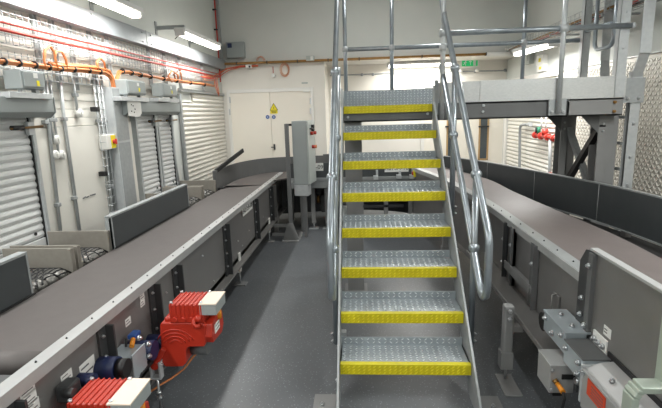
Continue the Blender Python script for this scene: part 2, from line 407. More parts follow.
# orange cable bundles
def bundle(paths, label, loc, ties, r=.010):
    t = thing('cable_bundle', loc, label, 'cables')
    for P in paths:
        for off in ((0, 0), (.016, .012), (-.004, .02)):
            pts = [Vector(p) + Vector((off[0], 0, off[1] + random.uniform(-.003, .003))) for p in P]
            MB().tube(pts, r, 7).build('cable', 'orange', t)
    for p in ties:
        p = Vector(p); MB().tube([p + Vector((.006, -.008, .01)), p + Vector((.006, .008, .01))], .026, 10).build('cable_tie', 'black', t)
    return t
def W(px, py, dx=.08): return at(px, py, x=XL + dx)
def dense(pts, n):
    out = []
    for a, b in zip(pts, pts[1:]):
        for i in range(n): out.append(a.lerp(b, i / n))
    return out + [pts[-1]]
pa = dense([Vector((XL + .08, -.5, 1.94)), Vector((XL + .08, 1.6, 1.99)), W(-30, 58), W(0, 63), W(30, 66), W(60, 70), W(85, 71.5), W(104, 73.5), W(110, 78), W(113, 87), W(114, 92)], 2)
pc = [W(50, 66), W(62, 67.5), W(80, 68), W(96, 69), W(108, 72), W(112, 80), W(113, 90)]
tb = bundle([pa, pc], 'thick orange cables with black ties dropping into the tall trunk', W(60, 70), [W(x, y) for x, y in ((3, 63.3), (18, 64.7), (34, 66.4), (48, 68.6), (60, 70), (73, 70.8), (88, 71.8), (99, 72.9))])
for loop in ([(46, 69), (44, 60), (45, 50), (50, 46), (54, 52), (56, 62), (58, 70)], [(57, 68), (55, 58), (56, 51), (62, 52), (66, 60), (67, 69)], [(98, 70), (97, 62), (100, 58), (104, 62), (106, 71)]):
    MB().tube([W(x, y, .1) for x, y in loop], .009, 7).build('cable_loop', 'orange', tb)
pb = dense([W(117, 92), W(116.5, 80), W(119, 73), W(128, 73), W(145, 76.5), W(160, 79), W(180, 82), W(200, 84.5), W(214, 86.5)], 2)
bundle([pb], 'orange cables with black ties rising from trunk towards back corner', W(160, 79), [W(x, y) for x, y in ((122, 72.3), (131, 74), (140, 76), (150, 77.6), (163, 79.6), (176, 81.8), (190, 83.6), (204, 85.5))], .008)
t = single('cable_loom', MB().tube([W(x, y, .1) for x, y in ((172, 82), (168, 76), (172, 71), (178, 75), (178, 82))], .009, 7).tube([W(x, y, .08) for x, y in ((176, 82), (174, 74), (180, 70), (182, 80))], .009, 7), 'orange', W(175, 80), 'orange loop of slack cable over the far isolator', 'cables')

# vertical trunk with cable basket
a = at(111, 87, x=XL + .12); b_ = at(124.5, 90, x=XL + .12)
t = thing('upright_trunking', (XL, (a.y + b_.y) / 2, .3), 'tall upright grey trunk the orange cables drop into', 'trunking')
MB().box((XL, a.y, .3), (XL + .12, b_.y, a.z), .003).build('body', 'galv', t)
MB().box((XL + .12, a.y + .012, .32), (XL + .124, b_.y - .012, 1.45), .001).build('cover', 'galv_dull', t)
MB().box((XL + .12, a.y + .012, 1.47), (XL + .124, b_.y - .012, a.z - .01), .001).build('cover', 'galv_dull', t)
yt = a.y
b = MB()
for yy in (yt - .15, yt - .09, yt - .03): b.tube([(XL + .05, yy, .4), (XL + .05, yy, 1.95)], .0035, 6)
zz = .42
while zz < 1.95: b.tube([(XL + .05, yt - .16, zz), (XL + .05, yt - .02, zz)], .003, 6); b.tube([(XL + .05, yt - .16, zz), (XL + .1, yt - .16, zz)], .003, 6); zz += .07
single('wire_cable_basket', b, 'galv', (XL, yt - .09, .4), 'upright wire basket beside the tall trunk', 'cable tray')
single('wall_pilaster', MB().box((XL, b_.y + .015, 0), (XL + .11, b_.y + .075, 1.64), .004), 'white_panel', (XL, b_.y + .045, 0), 'narrow white post between tall trunk and roller shutters', 'post')
for k, zz in enumerate((1.75, 1.2)):
    q = Vector((XL + .06, yt - .17, zz)); single('cable_clamp', MB().box(q - Vector((.03, .045, .02)), q + Vector((.03, .0, .02)), .004), 'black', q, ('upper' if k == 0 else 'lower') + ' small black clamp on the basket beside the trunk', 'clamp')

# conduits and small fittings
def conduit(pts, label, r=.011, clips=()):
    t = thing('conduit', W(*pts[-1], .035), label, 'conduit')
    MB().tube([W(x, y, .035) for x, y in pts], r, 10).build('tube', 'galv', t)
    for x, y in clips:
        q = W(x, y, .03); MB().box(q - Vector((.012, .022, .014)), q + Vector((.022, .022, .014)), .004).build('saddle', 'galv_dull', t)
conduit([(42, 80), (48, 120), (61, 236)], 'galvanised conduit right beside the near roller shutter', .012, [(44.5, 122), (57, 205)])
conduit([(46, 80), (50, 120), (54, 142)], 'short conduit down to the upper round socket', .009, [(49, 120)])
conduit([(50, 80), (54, 118), (59, 156)], 'short conduit down to the pair of lower sockets', .009, [(53, 120)])
conduit([(60, 80), (64, 118), (80, 234)], 'long conduit between two plain white panels', .013, [(63.5, 119), (73.5, 198)])
conduit([(73, 78), (77.5, 112)], 'short conduit down to the single round switch', .010, [(74.6, 95)])
conduit([(93, 76), (98, 118), (101.5, 136)], 'conduit entering the red and yellow isolator from above', .010, [(98, 121)])
conduit([(97, 76), (103, 121), (114, 232)], 'conduit passing right of the red and yellow isolator', .012, [(101, 121), (108, 186)])
conduit([(101, 76), (106, 121), (117, 225)], 'conduit nearest the tall grey trunk', .012, [(104.5, 121), (111, 186)])
for (px, py), lab in (((54, 140), 'upper round white socket box on white panel'), ((52.8, 155), 'lower round white socket, nearer the roller shutter'), ((59.4, 155), 'lower round white socket, nearer the long conduit'), ((77.3, 113.2), 'single round white switch on plain white panel')):
    q = W(px, py, .02); t = thing('socket', q, lab, 'socket')
    MB().tube([q, q + Vector((.03, 0, 0)), q + Vector((.038, 0, 0))], [.034, .034, .026], 16).build('box', 'white_plastic', t)
    MB().box(q + Vector((.036, -.012, -.012)), q + Vector((.046, .012, .012)), .003).build('rocker', 'frame_white', t)
q0 = W(97.5, 135, .02); q1 = W(108.5, 148.5, .02)
t = thing('isolator_switch', (XL, q0.y, q1.z), 'white isolator switch with red handle on yellow plate', 'switch')
MB().box((XL + .02, q0.y, q1.z), (XL + .1, q1.y, q0.z), .006).build('box', 'white_plastic', t)
ym = (q0.y * .35 + q1.y * .65)
MB().box((XL + .1, ym - .035, q1.z + .008), (XL + .104, q1.y - .004, q0.z - .008), .001).build('plate', 'sign_yellow', t)
MB().tube([(XL + .104, ym, (q0.z + q1.z) / 2), (XL + .122, ym, (q0.z + q1.z) / 2)], .02, 14).box((XL + .122, ym - .007, (q0.z + q1.z) / 2 - .024), (XL + .136, ym + .007, (q0.z + q1.z) / 2 + .024), .003).build('handle', 'red_pipe', t)

# isolator boxes on brackets
def wall_box(f0, f1, lx, label, m2='grey_case'):
    """f0, f1: photo corners of the broad face, lx: left edge of the lighter side"""
    x = XL + .2
    p = at(*f0, x=x); q = at(*f1, x=x)
    t = thing('control_box', (XL, p.y, q.z), label, 'box', 'grey boxes over the roller shutters')
    MB().box((x - .12, p.y, q.z), (x, q.y, p.z), .006).build('case', m2, t)
    MB().box((x, p.y + .012, q.z + .012), (x + .008, q.y - .012, p.z - .012), .003).build('lid', m2, t)
    ym = p.y * .45 + q.y * .55; zm = p.z * .6 + q.z * .4
    MB().box((x + .008, ym - .02, zm - .0), (x + .010, ym + .02, zm + .03)).build('label', 'sign_white', t)
    MB().box((x + .008, ym + .005, zm - .05), (x + .010, ym + .03, zm - .015)).build('label', 'sign_yellow', t)
    MB().box((XL, p.y - .12, q.z - .06), (x + .0, q.y + .06, q.z - .022), .003).box((XL, p.y - .1, q.z - .14), (XL + .03, p.y - .07, q.z - .02)).box((x - .06, p.y + .03, q.z - .03), (x - .03, p.y + .06, q.z)).box((x - .06, q.y - .06, q.z - .03), (x - .03, q.y - .03, q.z)).build('bracket', 'galv', t)
wall_box((20, 69), (46, 90), 10, 'largest grey control box above near roller shutter')
wall_box((126, 79), (146, 95.5), 124, 'grey control box next to the tall trunk', 'grey_case')
wall_box((162, 83), (177, 97), 160, 'smallest grey control box, above the farthest roller shutter')

# roller shutters
def slats(b, x, y0, y1, z0, z1, pitch=.05, dep=.013):
    prof = []; z = z0
    while z < z1 - .001:
        h = min(pitch, z1 - z)
        prof += [(x, z), (x + dep * .6, z + h * .12), (x + dep, z + h * .45), (x + dep * .7, z + h * .8), (x, z + h * .97)]
        z += pitch
    prof += [(x, z1)]
    pr = [b.b.verts.new((p[0], y0, p[1])) for p in prof]; qr = [b.b.verts.new((p[0], y1, p[1])) for p in prof]
    for i in range(len(prof) - 1): b.b.faces.new((pr[i], qr[i], qr[i + 1], pr[i + 1]))
    b.box((x - .012, y0, z0), (x - .001, y1, z1)); return b
def shutter(y0, y1, label, latch=True):
    t = thing('roller_shutter', (XL, (y0 + y1) / 2, .78), label, 'shutter', 'roller shutters over the infeeds')
    cu = slats(MB(), XL + .035, y0, y1, .86, 1.70).build('curtain', 'shutter', t, recalc=False)
    MB().box((XL + .03, y0, .79), (XL + .052, y1, .855), .003).build('bottom_bar', 'shutter', t)
    MB().box((XL + .04, y1 - .003, .79), (XL + .056, y1 + .004, 1.7)).build('brush_seal', 'black', t)
    q = Vector((XL + .053, y1 - .1, .905)); MB().cyl(q, q + Vector((.006, 0, 0)), .012, 10).build('plug', 'black', t)
    MB().box((XL + .005, y0 - .035, .76), (XL + .07, y0 - .004, 1.7), .003).build('guide', 'galv', t)
    MB().box((XL + .005, y1 + .004, .76), (XL + .07, y1 + .035, 1.7), .003).build('guide', 'galv', t)
    q = Vector((XL + .1, y1 - .02, 1.625))
    if latch:
        la = MB().tube([q + Vector((0, -.2, .004)), q + Vector((0, -.12, 0)), q + Vector((0, -.1, 0)), q + Vector((0, .09, .006))], [.012, .014, .008, .009], 10).build('latch_arm', 'brass', t)
        MB().cyl(q + Vector((0, -.2, .004)), q + Vector((0, -.1, .002)), .016, 10).build('latch_body', 'black', t)
        MB().box(q + Vector((-.04, -.03, -.05)), q + Vector((-.012, .03, .04)), .003).build('latch_bracket', 'galv', t)
s1b = at(28.5, 136, x=XL + .04).y
shutter(s1b - .47, s1b, 'nearest silver roller shutter, cut by the left edge')
g2 = at(135.5, 130, x=XL + .04).y; g2b = at(154, 130, x=XL + .04).y; g3 = at(157.5, 130, x=XL + .04).y; g3b = at(170.5, 130, x=XL + .04).y
shutter(g2, g2b, 'silver roller shutter just right of the tall trunk')
shutter(g3, g3b, 'farthest silver roller shutter, left of the white slatted door')
def housing(y0, y1, label, endplate=False):
    t = thing('shutter_housing', (XL, y0, 1.69), label, 'housing')
    MB().hull([(XL, 1.70), (XL + .13, 1.69), (XL + .17, 1.725), (XL + .17, 1.82), (XL, 1.82)], 'y', y0, y1, .003).build('cover', 'grey_case', t)
    MB().hull([(XL, 1.695), (XL + .132, 1.685), (XL + .174, 1.723), (XL + .174, 1.825), (XL, 1.825)], 'y', y1, y1 + .008).build('end_plate', 'grey_case', t)
    if endplate:
        e = MB().hull([(y0 - .005, 1.69), (y0 + .19, 1.675), (y0 + .25, 1.71), (y0 + .25, 1.83), (y0 - .005, 1.835)], 'x', XL + .172, XL + .18).build('cover_plate', 'white_plastic', t)
        for dy, dz in ((.05, 1.73), (.09, 1.78), (.1, 1.72), (.06, 1.79), (.12, 1.75)):
            MB().cyl((XL + .18, y0 + dy, dz), (XL + .183, y0 + dy, dz), .007, 8).build('slot', 'black', t)
hy = at(54, 105, x=XL + .17).y
housing(hy - 1.3, hy, 'grey shutter box over the near roller shutter')
hy0 = at(127.5, 108, x=XL + .17).y; hy1 = at(180, 108, x=XL + .17).y
housing(hy0, hy1, 'grey shutter box with white end over two shutters', True)
# wide slatted door to the back corner
y0 = at(181, 130, x=XL).y
t = thing('slatted_door', (XL, 6.6, 0), 'wide off white slatted roller door by back corner', 'shutter')
for k, (u, v) in enumerate(((y0, y0 + .45), (y0 + .455, y0 + 1.2), (y0 + 1.205, YB - .06))):
    slats(MB(), XL + .01, u, v, .05, 1.98 if k else 1.86, .062, .02).build('curtain', 'louvre', t, recalc=False)
MB().box((XL + .004, y0, 1.98), (XL + .05, YB - .05, 2.02), .003).build('head_rail', 'galv_dull', t)
MB().tube([W(171, 112, .1), W(174, 150, .1), W(180, 190, .1)], .012, 8).build('guide_pole', 'galv_dull', t)
MB().box((XL + .01, y0 - .05, .05), (XL + .05, y0 - .005, 1.95), .003).build('guide', 'galv_dull', t)

# ------------------------------------------------------------------ back wall services
yb = YB - .013
t = thing('wall_cable_tray', (XC, yb, 2.45), 'long brown cable tray of orange cables across the back wall', 'cable tray')
MB().box((XL + .05, yb - .07, 2.475), (XR - .2, yb, 2.485)).box((XL + .05, yb - .072, 2.475), (XR - .2, yb - .068, 2.51)).build('tray', 'brass', t)
for k in range(4):
    MB().tube([(XL + .06 + i * .25, yb - .02 - k * .012, 2.49 + .008 * (k % 2) + random.uniform(0, .01)) for i in range(19)], .007, 6).build('cable', 'orange' if k % 2 else 'red_pipe', t)
for i in range(9):
    x = XL + .3 + i * .5; MB().box((x - .008, yb - .078, 2.47), (x + .008, yb, 2.515)).build('strap', 'black', t)
def BW(px, py, y=yb): return at(px, py, y=y)
t = thing('junction_box', BW(236, 58), 'grey junction box high in the back left corner', 'box')
p = BW(227, 43); q = BW(246, 58)
MB().box((p.x, yb - .09, q.z), (q.x, yb, p.z), .005).build('case', 'grey_case', t)
MB().box((p.x + .01, yb - .094, q.z + .01), (q.x - .01, yb - .09, p.z - .01), .002).build('lid', 'grey_case', t)
MB().box((p.x + .03, yb - .096, p.z - .09), (p.x + .1, yb - .094, p.z - .02)).build('label', 'blue', t)
x0 = BW(223.5, 20).x
single('corner_post', MB().box((XL + .02, yb - .05, 2.5), (XL + .06, yb - .01, ZC - .02), .003), 'galv_dull', (XL + .04, yb - .03, 2.5), 'grey upright channel in the back left corner', 'channel')
t = thing('red_conduit', (XL + .02, yb - .16, 2.2), 'upright red pipe in the back left corner', 'pipe')
MB().tube([(XL + .04, yb - .17, 2.2), (XL + .04, yb - .17, ZC - .02)], .012, 8).build('tube', 'red_pipe', t)
for zz in (2.75, 3.0, 3.3): MB().box((XL, yb - .195, zz), (XL + .055, yb - .145, zz + .02), .003).build('clip', 'black', t)
t = thing('cable_tangle', BW(222, 75), 'tangle of red and orange cables in the back left corner', 'cables')
for k in range(7):
    c = ['red_pipe', 'orange'][k % 2]; o = random.uniform(0, 5)
    MB().tube([W(200 + k, 75 + o, .1), W(212, 76 + o, .1 + k * .006), at(218.5 + k * .4, 72 + o, y=yb - .12), at(224 + k, 68 + o * .6, y=yb - .09), at(240, 65.5 + o * .4, y=yb - .06), at(258, 65 + o * .3, y=yb - .05)], .0045, 6).build('cable', c, t)
for k in range(3):
    MB().tube([W(214 + k * 1.6, 78, .1), W(215 + k * 1.4, 86, .1), W(217 + k, 92, .1), W(219, 96, .1)], .006, 6).build('cable', 'red_pipe' if k % 2 else 'orange', t)
q = BW(250, 67); t = thing('camera_unit', q, 'small white camera under the tray, left above the doors', 'camera')
MB().box(q + Vector((-.05, -.11, -.03)), q + Vector((.04, -.03, .03)), .008).build('case', 'white_plastic', t)
MB().cyl(q + Vector((-.01, -.03, .02)), q + Vector((-.01, 0, .06)), .012, 8).build('bracket', 'galv', t)
MB().cyl(q + Vector((.02, -.125, -.005)), q + Vector((.02, -.108, -.005)), .016, 10).build('lens', 'black', t)
q = BW(273.6, 75.5); t = thing('pull_switch', q, 'white round pull switch on a red cord over the doors', 'switch')
MB().tube([q + Vector((0, -.02, 0)), q + Vector((0, -.02, .14))], .006, 6).build('cord', 'red_pipe', t); MB().cyl(q + Vector((0, -.05, 0)), q, .032, 14).build('body', 'white_plastic', t)
q = BW(285, 70); b = MB()
for k in range(3): b.tube([q + Vector((math.cos(R(a)) * (.055 + .012 * k), -.015 - .01 * k, math.sin(R(a)) * (.08 + .014 * k))) for a in range(0, 361, 20)], .004, 6)
single('cable_coil', b, 'orange', q, 'small orange coil of cable hanging over the doors', 'cables')
q = BW(261, 61); b = MB()
for k in range(2): b.tube([q + Vector((math.cos(R(a)) * (.05 + .02 * k), -.02, math.sin(R(a)) * (.06 + .01 * k))) for a in range(0, 181, 20)], .0035, 6)
single('cable_coil', b, 'orange', q, 'thin orange cable arching above the tray', 'cables')
q = BW(311, 59.5); t = thing('junction_box', q, 'white junction box standing on the back wall tray', 'box')
MB().box(q + Vector((-.07, -.09, -.03)), q + Vector((.06, 0, .05)), .005).build('case', 'grey_box', t); MB().box(q + Vector((-.0, -.094, -.02)), q + Vector((.04, -.09, .04)), .002).build('lid', 'white_plastic', t)
q = BW(304.7, 83, YB); single('door_number_plate', MB().box(q + Vector((-.05, -.005, -.012)), q + Vector((.05, 0, .012)), .001), 'grey_box', q, 'small grey plate above the right door leaf', 'sign')
# recess wall: conduit, exit sign, boxes
def RW(px, py): return at(px, py, y=YR)
t = thing('wall_conduit', RW(440, 72), 'thin conduit with saddles along the recessed wall', 'conduit')
MB().tube([RW(330, 75.5), RW(345, 75), RW(440, 72), RW(505, 70.5), RW(513, 72.5), RW(516, 76), RW(522, 75.5), RW(536, 73)], .012, 8).build('tube', 'galv_dull', t)
for px in (362, 373, 418, 453, 475, 505): MB().ball(RW(px, 75.2 - (px - 345) * .031) + Vector((0, -.01, 0)), .028, (1, .6, 1)).build('saddle', 'galv_dull', t)
q = RW(469, 63.5) + Vector((0, -.03, 0)); t = thing('exit_sign', q, 'green running man exit sign on the recessed wall', 'sign')
MB().box(q + Vector((-.17, -.03, -.085)), q + Vector((.16, .03, .095)), .006).build('case', 'white_plastic', t)
MB().box(q + Vector((-.135, -.034, -.05)), q + Vector((.135, -.03, .06)), .001).build('face', 'green', t)
g = MB(); yy = q.y - .036
def bar2(a, b, w): g.bar((q.x + a[0], yy, q.z + a[1]), (q.x + b[0], yy, q.z + b[1]), w, .002, (0, 1, 0))
g.cyl((q.x - .07, yy - .001, q.z + .038), (q.x - .07, yy + .001, q.z + .038), .011, 12)
bar2((-.075, .028), (-.09, -.005), .02); bar2((-.09, -.005), (-.07, -.02), .012); bar2((-.07, -.02), (-.075, -.042), .01); bar2((-.09, -.005), (-.115, -.025), .012); bar2((-.075, .02), (-.05, .008), .009); bar2((-.08, .022), (-.108, .012), .009)
g.build('running_figure', 'sign_white', t); g = MB()
g.box((q.x + .06, yy - .001, q.z - .045), (q.x + .105, yy + .001, q.z + .05)); g.build('door_mark', 'sign_white', t); g = MB()
bar2((.01, -.035), (.01, .04), .01); bar2((.01, .045), (-.018, .015), .009); bar2((.01, .045), (.038, .015), .009)
g.build('arrow_mark', 'sign_white', t)
for dx in (-.15, .13): MB().ball(q + Vector((dx, -.03, -.125)), .035).build('lamp_head', 'white_plastic', t)
q = RW(488, 58); t = thing('motion_sensor', q, 'thin black sensor arm below the soffit near the exit sign', 'sensor')
MB().box(q + Vector((-.1, -.06, -.008)), q + Vector((.08, -.0, .012)), .004).build('body', 'black', t); MB().cyl(q + Vector((0, -.04, .01)), q + Vector((0, -.04, .06)), .03, 10).build('stem', 'rubber', t)
q = at(505, 52, y=7.9)
t = thing('speaker_tube', (q.x, 7.74, q.z), 'white tubular fitting under the cable tray by the right light', 'fitting')
MB().tube([at(487, 54.5, y=7.7), at(514, 53.8, y=7.7)], .035, 12).build('tube', 'white_plastic', t); MB().box(at(513, 56, y=7.74), at(517.5, 50.5, y=7.66), .004).build('end_cap', 'grey_box', t); MB().box(at(505, 50, y=7.72), at(514, 47.5, y=7.64), .004).build('mount', 'white_plastic', t)

# ------------------------------------------------------------------ right wall things
def RX(px, py, dx=.03): return at(px, py, x=XR - dx)
def slats_r(y0, y1, z0, z1, t):
    b = MB(); x = XR - .005; z = z0; pr = []
    while z < z1: pr += [(x, z), (x - .02, z + .028), (x - .014, z + .05), (x, z + .06)]; z += .062
    A = [b.b.verts.new((p[0], y0, p[1])) for p in pr]; B = [b.b.verts.new((p[0], y1, p[1])) for p in pr]
    for i in range(len(pr) - 1): b.b.faces.new((A[i], A[i + 1], B[i + 1], B[i]))
    return b.build('curtain', 'louvre', t, recalc=False)
t = thing('slatted_door', (XR, 7.4, 0), 'white slatted roller door seen under the platform', 'shutter')
slats_r(6.32, 7.4, .05, 2.05, t); slats_r(7.405, 8.35, .05, 2.05, t)
MB().box((XR - .05, 6.28, 2.05), (XR, 8.4, 2.12), .003).build('head_rail', 'frame_white', t)
MB().box((XR - .05, 8.36, .05), (XR, 8.46, 2.05), .003).build('guide', 'frame_white', t)
t = thing('grey_pipe', RX(520, 165), 'grey pipe bending at the white slatted door', 'pipe')
MB().tube([Vector((XR - .09, RX(519.5, 175, .09).y, 0)), RX(519.5, 175, .09), RX(520, 128, .09), RX(521, 125.5, .09), RX(523, 124.6, .09), RX(530, 124.4, .09)], .022, 10).build('tube', 'galv_dull', t); MB().cyl(RX(528.6, 124.4, .09), RX(530.8, 124.4, .09), .032, 10).build('coupling', 'galv', t)
c = RX(546, 135.5, .1)
t = thing('sprinkler_valve', c, 'red sprinkler valve with green cap under the platform', 'valve')
MB().tube([RX(534, 134.5, .1), RX(557, 138.5, .1)], .03, 12).build('manifold', 'red_pipe', t)
for px in (535.5, 541, 548, 554.5): MB().cyl(RX(px - .6, 134.7 + (px - 534) * .17, .1), RX(px + .6, 134.9 + (px - 534) * .17, .1), .048, 12).build('flange', 'red_pipe', t)
MB().cyl(RX(538.8, 134, .1), RX(538.8, 127, .1), .028, 10).build('cap', 'green_valve', t); MB().cyl(RX(545, 135, .1), RX(545, 129, .1), .042, 10).build('bonnet', 'red_pipe', t); MB().cyl(RX(536, 133, .14), RX(536, 127.5, .14), .012, 8).build('gauge', 'black', t)
MB().tube([RX(550.5, 137, .1), RX(550, 160, .1), RX(549.5, 182, .1), Vector((XR - .1, RX(549.5, 182, .1).y, 0))], .022, 10).build('drop_pipe', 'galv', t)
for y_ in (172.5, 181): MB().cyl(RX(549.6, y_, .1), RX(549.6, y_ + 1.6, .1), .045, 10).build('coupling', 'red_pipe', t)
MB().tube([RX(541.5, 117, .1), RX(541.5, 129, .1)], .012, 8).build('riser', 'galv', t); MB().tube([RX(546, 117, .1), RX(546, 130, .1)], .01, 8).build('riser', 'galv', t)
# tray high along the right wall
xt = 2.4
def TX(px, py): return at(px, py, x=xt)
p = TX(597, 22); q = TX(540, 40); zt_ = (p.z + q.z) / 2
t = thing('wire_cable_tray', (xt, 5, zt_), 'wire cable tray with orange cables high along right wall', 'cable tray')
b = MB(); yy = 2.6
while yy < 7.6: b.tube([(xt - .12, yy, zt_ + .1), (xt - .12, yy, zt_), (xt + .12, yy, zt_), (xt + .12, yy, zt_ + .1)], .003, 5); yy += .1
for dx in (-.12, -.06, 0, .06, .12): b.tube([(xt + dx, 2.6, zt_), (xt + dx, 7.6, zt_)], .003, 5)
for dx in (-.12, .12):
    for dz in (.05, .1): b.tube([(xt + dx, 2.6, zt_ + dz), (xt + dx, 7.6, zt_ + dz)], .003, 5)
b.build('basket', 'galv_dull', t)
for k in range(5): MB().tube([(xt - .09 + k * .04 + random.uniform(-.012, .012), 2.6 + i * .5, zt_ + .02 + random.uniform(0, .012)) for i in range(11)], .011, 6).build('cable', ['brass', 'rubber', 'red_pipe', 'rubber', 'brass'][k], t)
for k in range(8):
    yy = 2.9 + k * .6; MB().box((xt - .14, yy - .015, zt_ - .03), (XR, yy + .015, zt_ - .012)).build('arm', 'galv_dull', t)
for k, (px, py, w, h, m_, lab) in enumerate(((532, 58.5, .09, .16, 'grey_box', 'small grey switch box on right wall below the tray'), (544.5, 60, .12, .13, 'white_plastic', 'cream switch box on right wall, upper of two'), (545, 68, .12, .1, 'white_plastic', 'cream switch box on right wall, lower of two'))):
    q = RX(px, py, 0); t = thing('switch_box', q, lab, 'box')
    MB().box(q + Vector((-.07, -w, -h / 2)), q + Vector((0, w, h / 2)), .005).build('case', m_, t); MB().box(q + Vector((-.075, -w * .4, -h * .2)), q + Vector((-.07, w * .2, h * .2)), .002).build('cover', 'sign_yellow' if k else 'grey_case', t)

# ------------------------------------------------------------------ left conveyor
LO, LI, LB = -1.20, -1.262, -1.752
ZR, ZB = .78, .762
cv = thing('belt_conveyor', (-1.48, 3.6, 0), 'long straight grey belt conveyor along the left wall', 'conveyor')
bt = MB().box((LB, 1.62, ZB - .012), (LI + .004, 5.82, ZB)).tube([(LB + .004, 1.62, ZB - .053), (LI, 1.62, ZB - .053)], .053, 20).build('belt', 'belt', cv)
MB().box((LB, 0.2, ZB - .06), (LI, 1.5, ZB - .03), .004).build('tail_plate', 'guard_mid', cv)
MB().box((LI, .2, ZR - .03), (LO, 7.0, ZR), .002).box((LO - .004, .2, ZR - .05), (LO + .001, 7.0, ZR - .0005)).build('rail', 'rail', cv)
bolts(cv, [((LI + LO) / 2, .95 + i * .185, ZR) for i in range(32)], (0, 0, 1), .0045, 'rib')
FX = -1.222
sf = MB().box((FX - .03, .2, .26), (FX, 6.9, ZR - .03)).build('side_frame', 'frame', cv)
MB().box((FX - .005, .2, .24), (FX + .07, 6.9, .252), .002).box((FX - .006, .2, .24), (FX - .0, 6.9, .30)).build('lower_flange', 'frame', cv)
MB().box((LB - .01, .2, .3), (LB, 5.82, ZB - .02)).build('side_frame', 'frame', cv)
MB().box((LB, .25, .6), (FX - .03, 5.8, .66)).build('slider_bed', 'rib', cv)
ribs = [at(p_, q_, x=FX + .03).y for p_, q_ in ((107, 335), (157, 305), (178.5, 275), (228, 245), (257.5, 220), (272, 200))]
for yy in [1.33] + ribs:
    b = MB().box((FX, yy - .035, .252), (FX + .012, yy + .035, ZR - .06)).box((FX, yy + .023, .252), (FX + .05, yy + .035, ZR - .06)).build('rib', 'rib', cv)
bolts(cv, [(FX + .012, yy - .008, zz) for yy in ribs for zz in (.34, .46, .58, .68)], (1, 0, 0), .009)
bolts(cv, [(FX, yy, zz) for yy, zz in ((2.62, .6), (2.68, .36), (3.3, .62), (3.2, .33), (3.5, .34), (4.3, .45), (4.45, .36), (4.75, .44), (5.5, .42), (6.2, .5))], (1, 0, 0), .008)
def xlabel(parent, yy, zz, w, h, x=FX, m='sign_white', lines=2):
    o = MB().box((x, yy - w / 2, zz - h / 2), (x + .0015, yy + w / 2, zz + h / 2)).build('label', m, parent)
    b = MB()
    for k in range(lines):
        z_ = zz + h * (.22 - .4 * k / max(1, lines - 1)); b.box((x + .0015, yy - w * .42, z_ - h * .05), (x + .002, yy + w * (.1 + .25 * (k % 2)), z_ + h * .05))
    b.build('print', 'faded_ink', o)
for (px, py), w, h in (((27, 389), .075, .045), ((29, 399), .075, .045), ((32, 407.5), .075, .045), ((66.5, 376.5), .07, .04), ((87.5, 368), .11, .075), ((128, 321.5), .055, .04), ((142, 290.5), .05, .03), ((142, 296.5), .05, .035), ((142.5, 303), .05, .035)):
    q = at(px, py, x=FX); xlabel(cv, q.y, q.z, w, h)
q = at(247.5, 207, x=FX + .013)
o = MB().box((FX + .012, q.y - .21, q.z - .058), (FX + .015, q.y + .21, q.z + .058), .001).build('number_plate', 'sign_white', cv)
text(o, 'A07SA-08', .098, (FX + .0165, q.y, q.z - .003), (R(90), 0, R(90)))
for yy in (.7, at(240, 272, x=FX).y, at(269.5, 233, x=FX).y):
    lg = MB().box((FX - .02, yy - .03, .13), (FX + .014, yy + .03, .33), .008).build('leg', 'white_plastic' if yy > 1 else 'frame', cv)
    MB().cyl((FX - .003, yy, .012), (FX - .003, yy, .15), .009, 8).build('foot_rod', 'zinc', lg); MB().box((FX - .06, yy - .05, 0), (FX + .06, yy + .05, .012), .003).build('foot_plate', 'steel_grey', lg)
    MB().box((LB + .02, yy - .03, 0), (LB + .06, yy + .03, .62), .003).build('leg', 'frame', cv)
for y0, y1, rz in ((.6, 2.21, 0), (3.04, 4.5, 0)):
    g = MB().box((LB - .022, y0, ZB - .02), (LB - .004, y1, .985), .001).build('side_guard', 'guard', cv)
    MB().box((LB - .05, y0, .985), (LB - .002, y1, 1.0), .002).box((LB - .05, y1 - .012, ZB - .02), (LB - .002, y1, .99)).box((LB - .05, y0, ZB - .02), (LB - .002, y0 + .012, .99)).build('guard_trim', 'galv_dull', cv)
    MB().box((LB - .003, y0, ZB), (LB + .01, y1, ZB + .008)).build('skirt', 'rubber', cv)

# infeed conveyors from the shutters
def infeed(y0, y1, label):
    t = thing('infeed_conveyor', (-2.0, (y0 + y1) / 2, .6), label, 'conveyor', 'short infeeds below the shutters')
    for yy in (y0, y1 - .014):
        MB().box((XL + .08, yy, .62), (LB - .022, yy + .014, .90), .002).box((LB - .045, yy - .012, .62), (LB - .022, yy + .026, .895)).build('side_plate', 'ss', t)
    MB().box((XL + .06, y0 + .014, .60), (LB - .05, y1 - .014, .70)).build('bed', 'rib', t)
    n = 4; w = (y1 - y0 - .05) / n
    for k in range(n):
        yy = y0 + .025 + w * (k + .5)
        MB().tube([(XL + .1, yy, .745), (LB - .09, yy, .745), (LB - .06, yy, .742), (LB - .04, yy, .735)], [.045, .045, .038, .02], 14).build('roller', 'roller_steel', t)
    for sgn in (1, -1):
        b = MB(); x = XL + .12
        while x < LB - .08:
            P = []
            for i in range(n * 4 + 1):
                u = i / (n * 4); yy = y0 + .025 + u * w * n
                ph = (u * n) % 1; zz = .792 - .022 * abs(math.cos(math.pi * ph)) ** 3
                xx = x + sgn * (u * n * .06 - n * .03)
                if XL + .09 < xx < LB - .03: P.append((xx, yy, zz - (max(0, xx - (LB - .08)) * .5)))
            if len(P) > 1: b.tube(P, .005, 5)
            x += .034
        b.build('net_cord', 'black', t)
    MB().box((LB - .045, y0 + .014, .66), (LB - .022, y1 - .014, .715)).build('end_bar', 'rubber', t)
    MB().cyl((LB - .12, y0 - .002, .83), (LB - .12, y0 + .001, .83), .012, 10).build('fixing', 'black', t)
infeed(2.2, 2.61, 'infeed roller bed at the near end, beside the nearest guard panel')
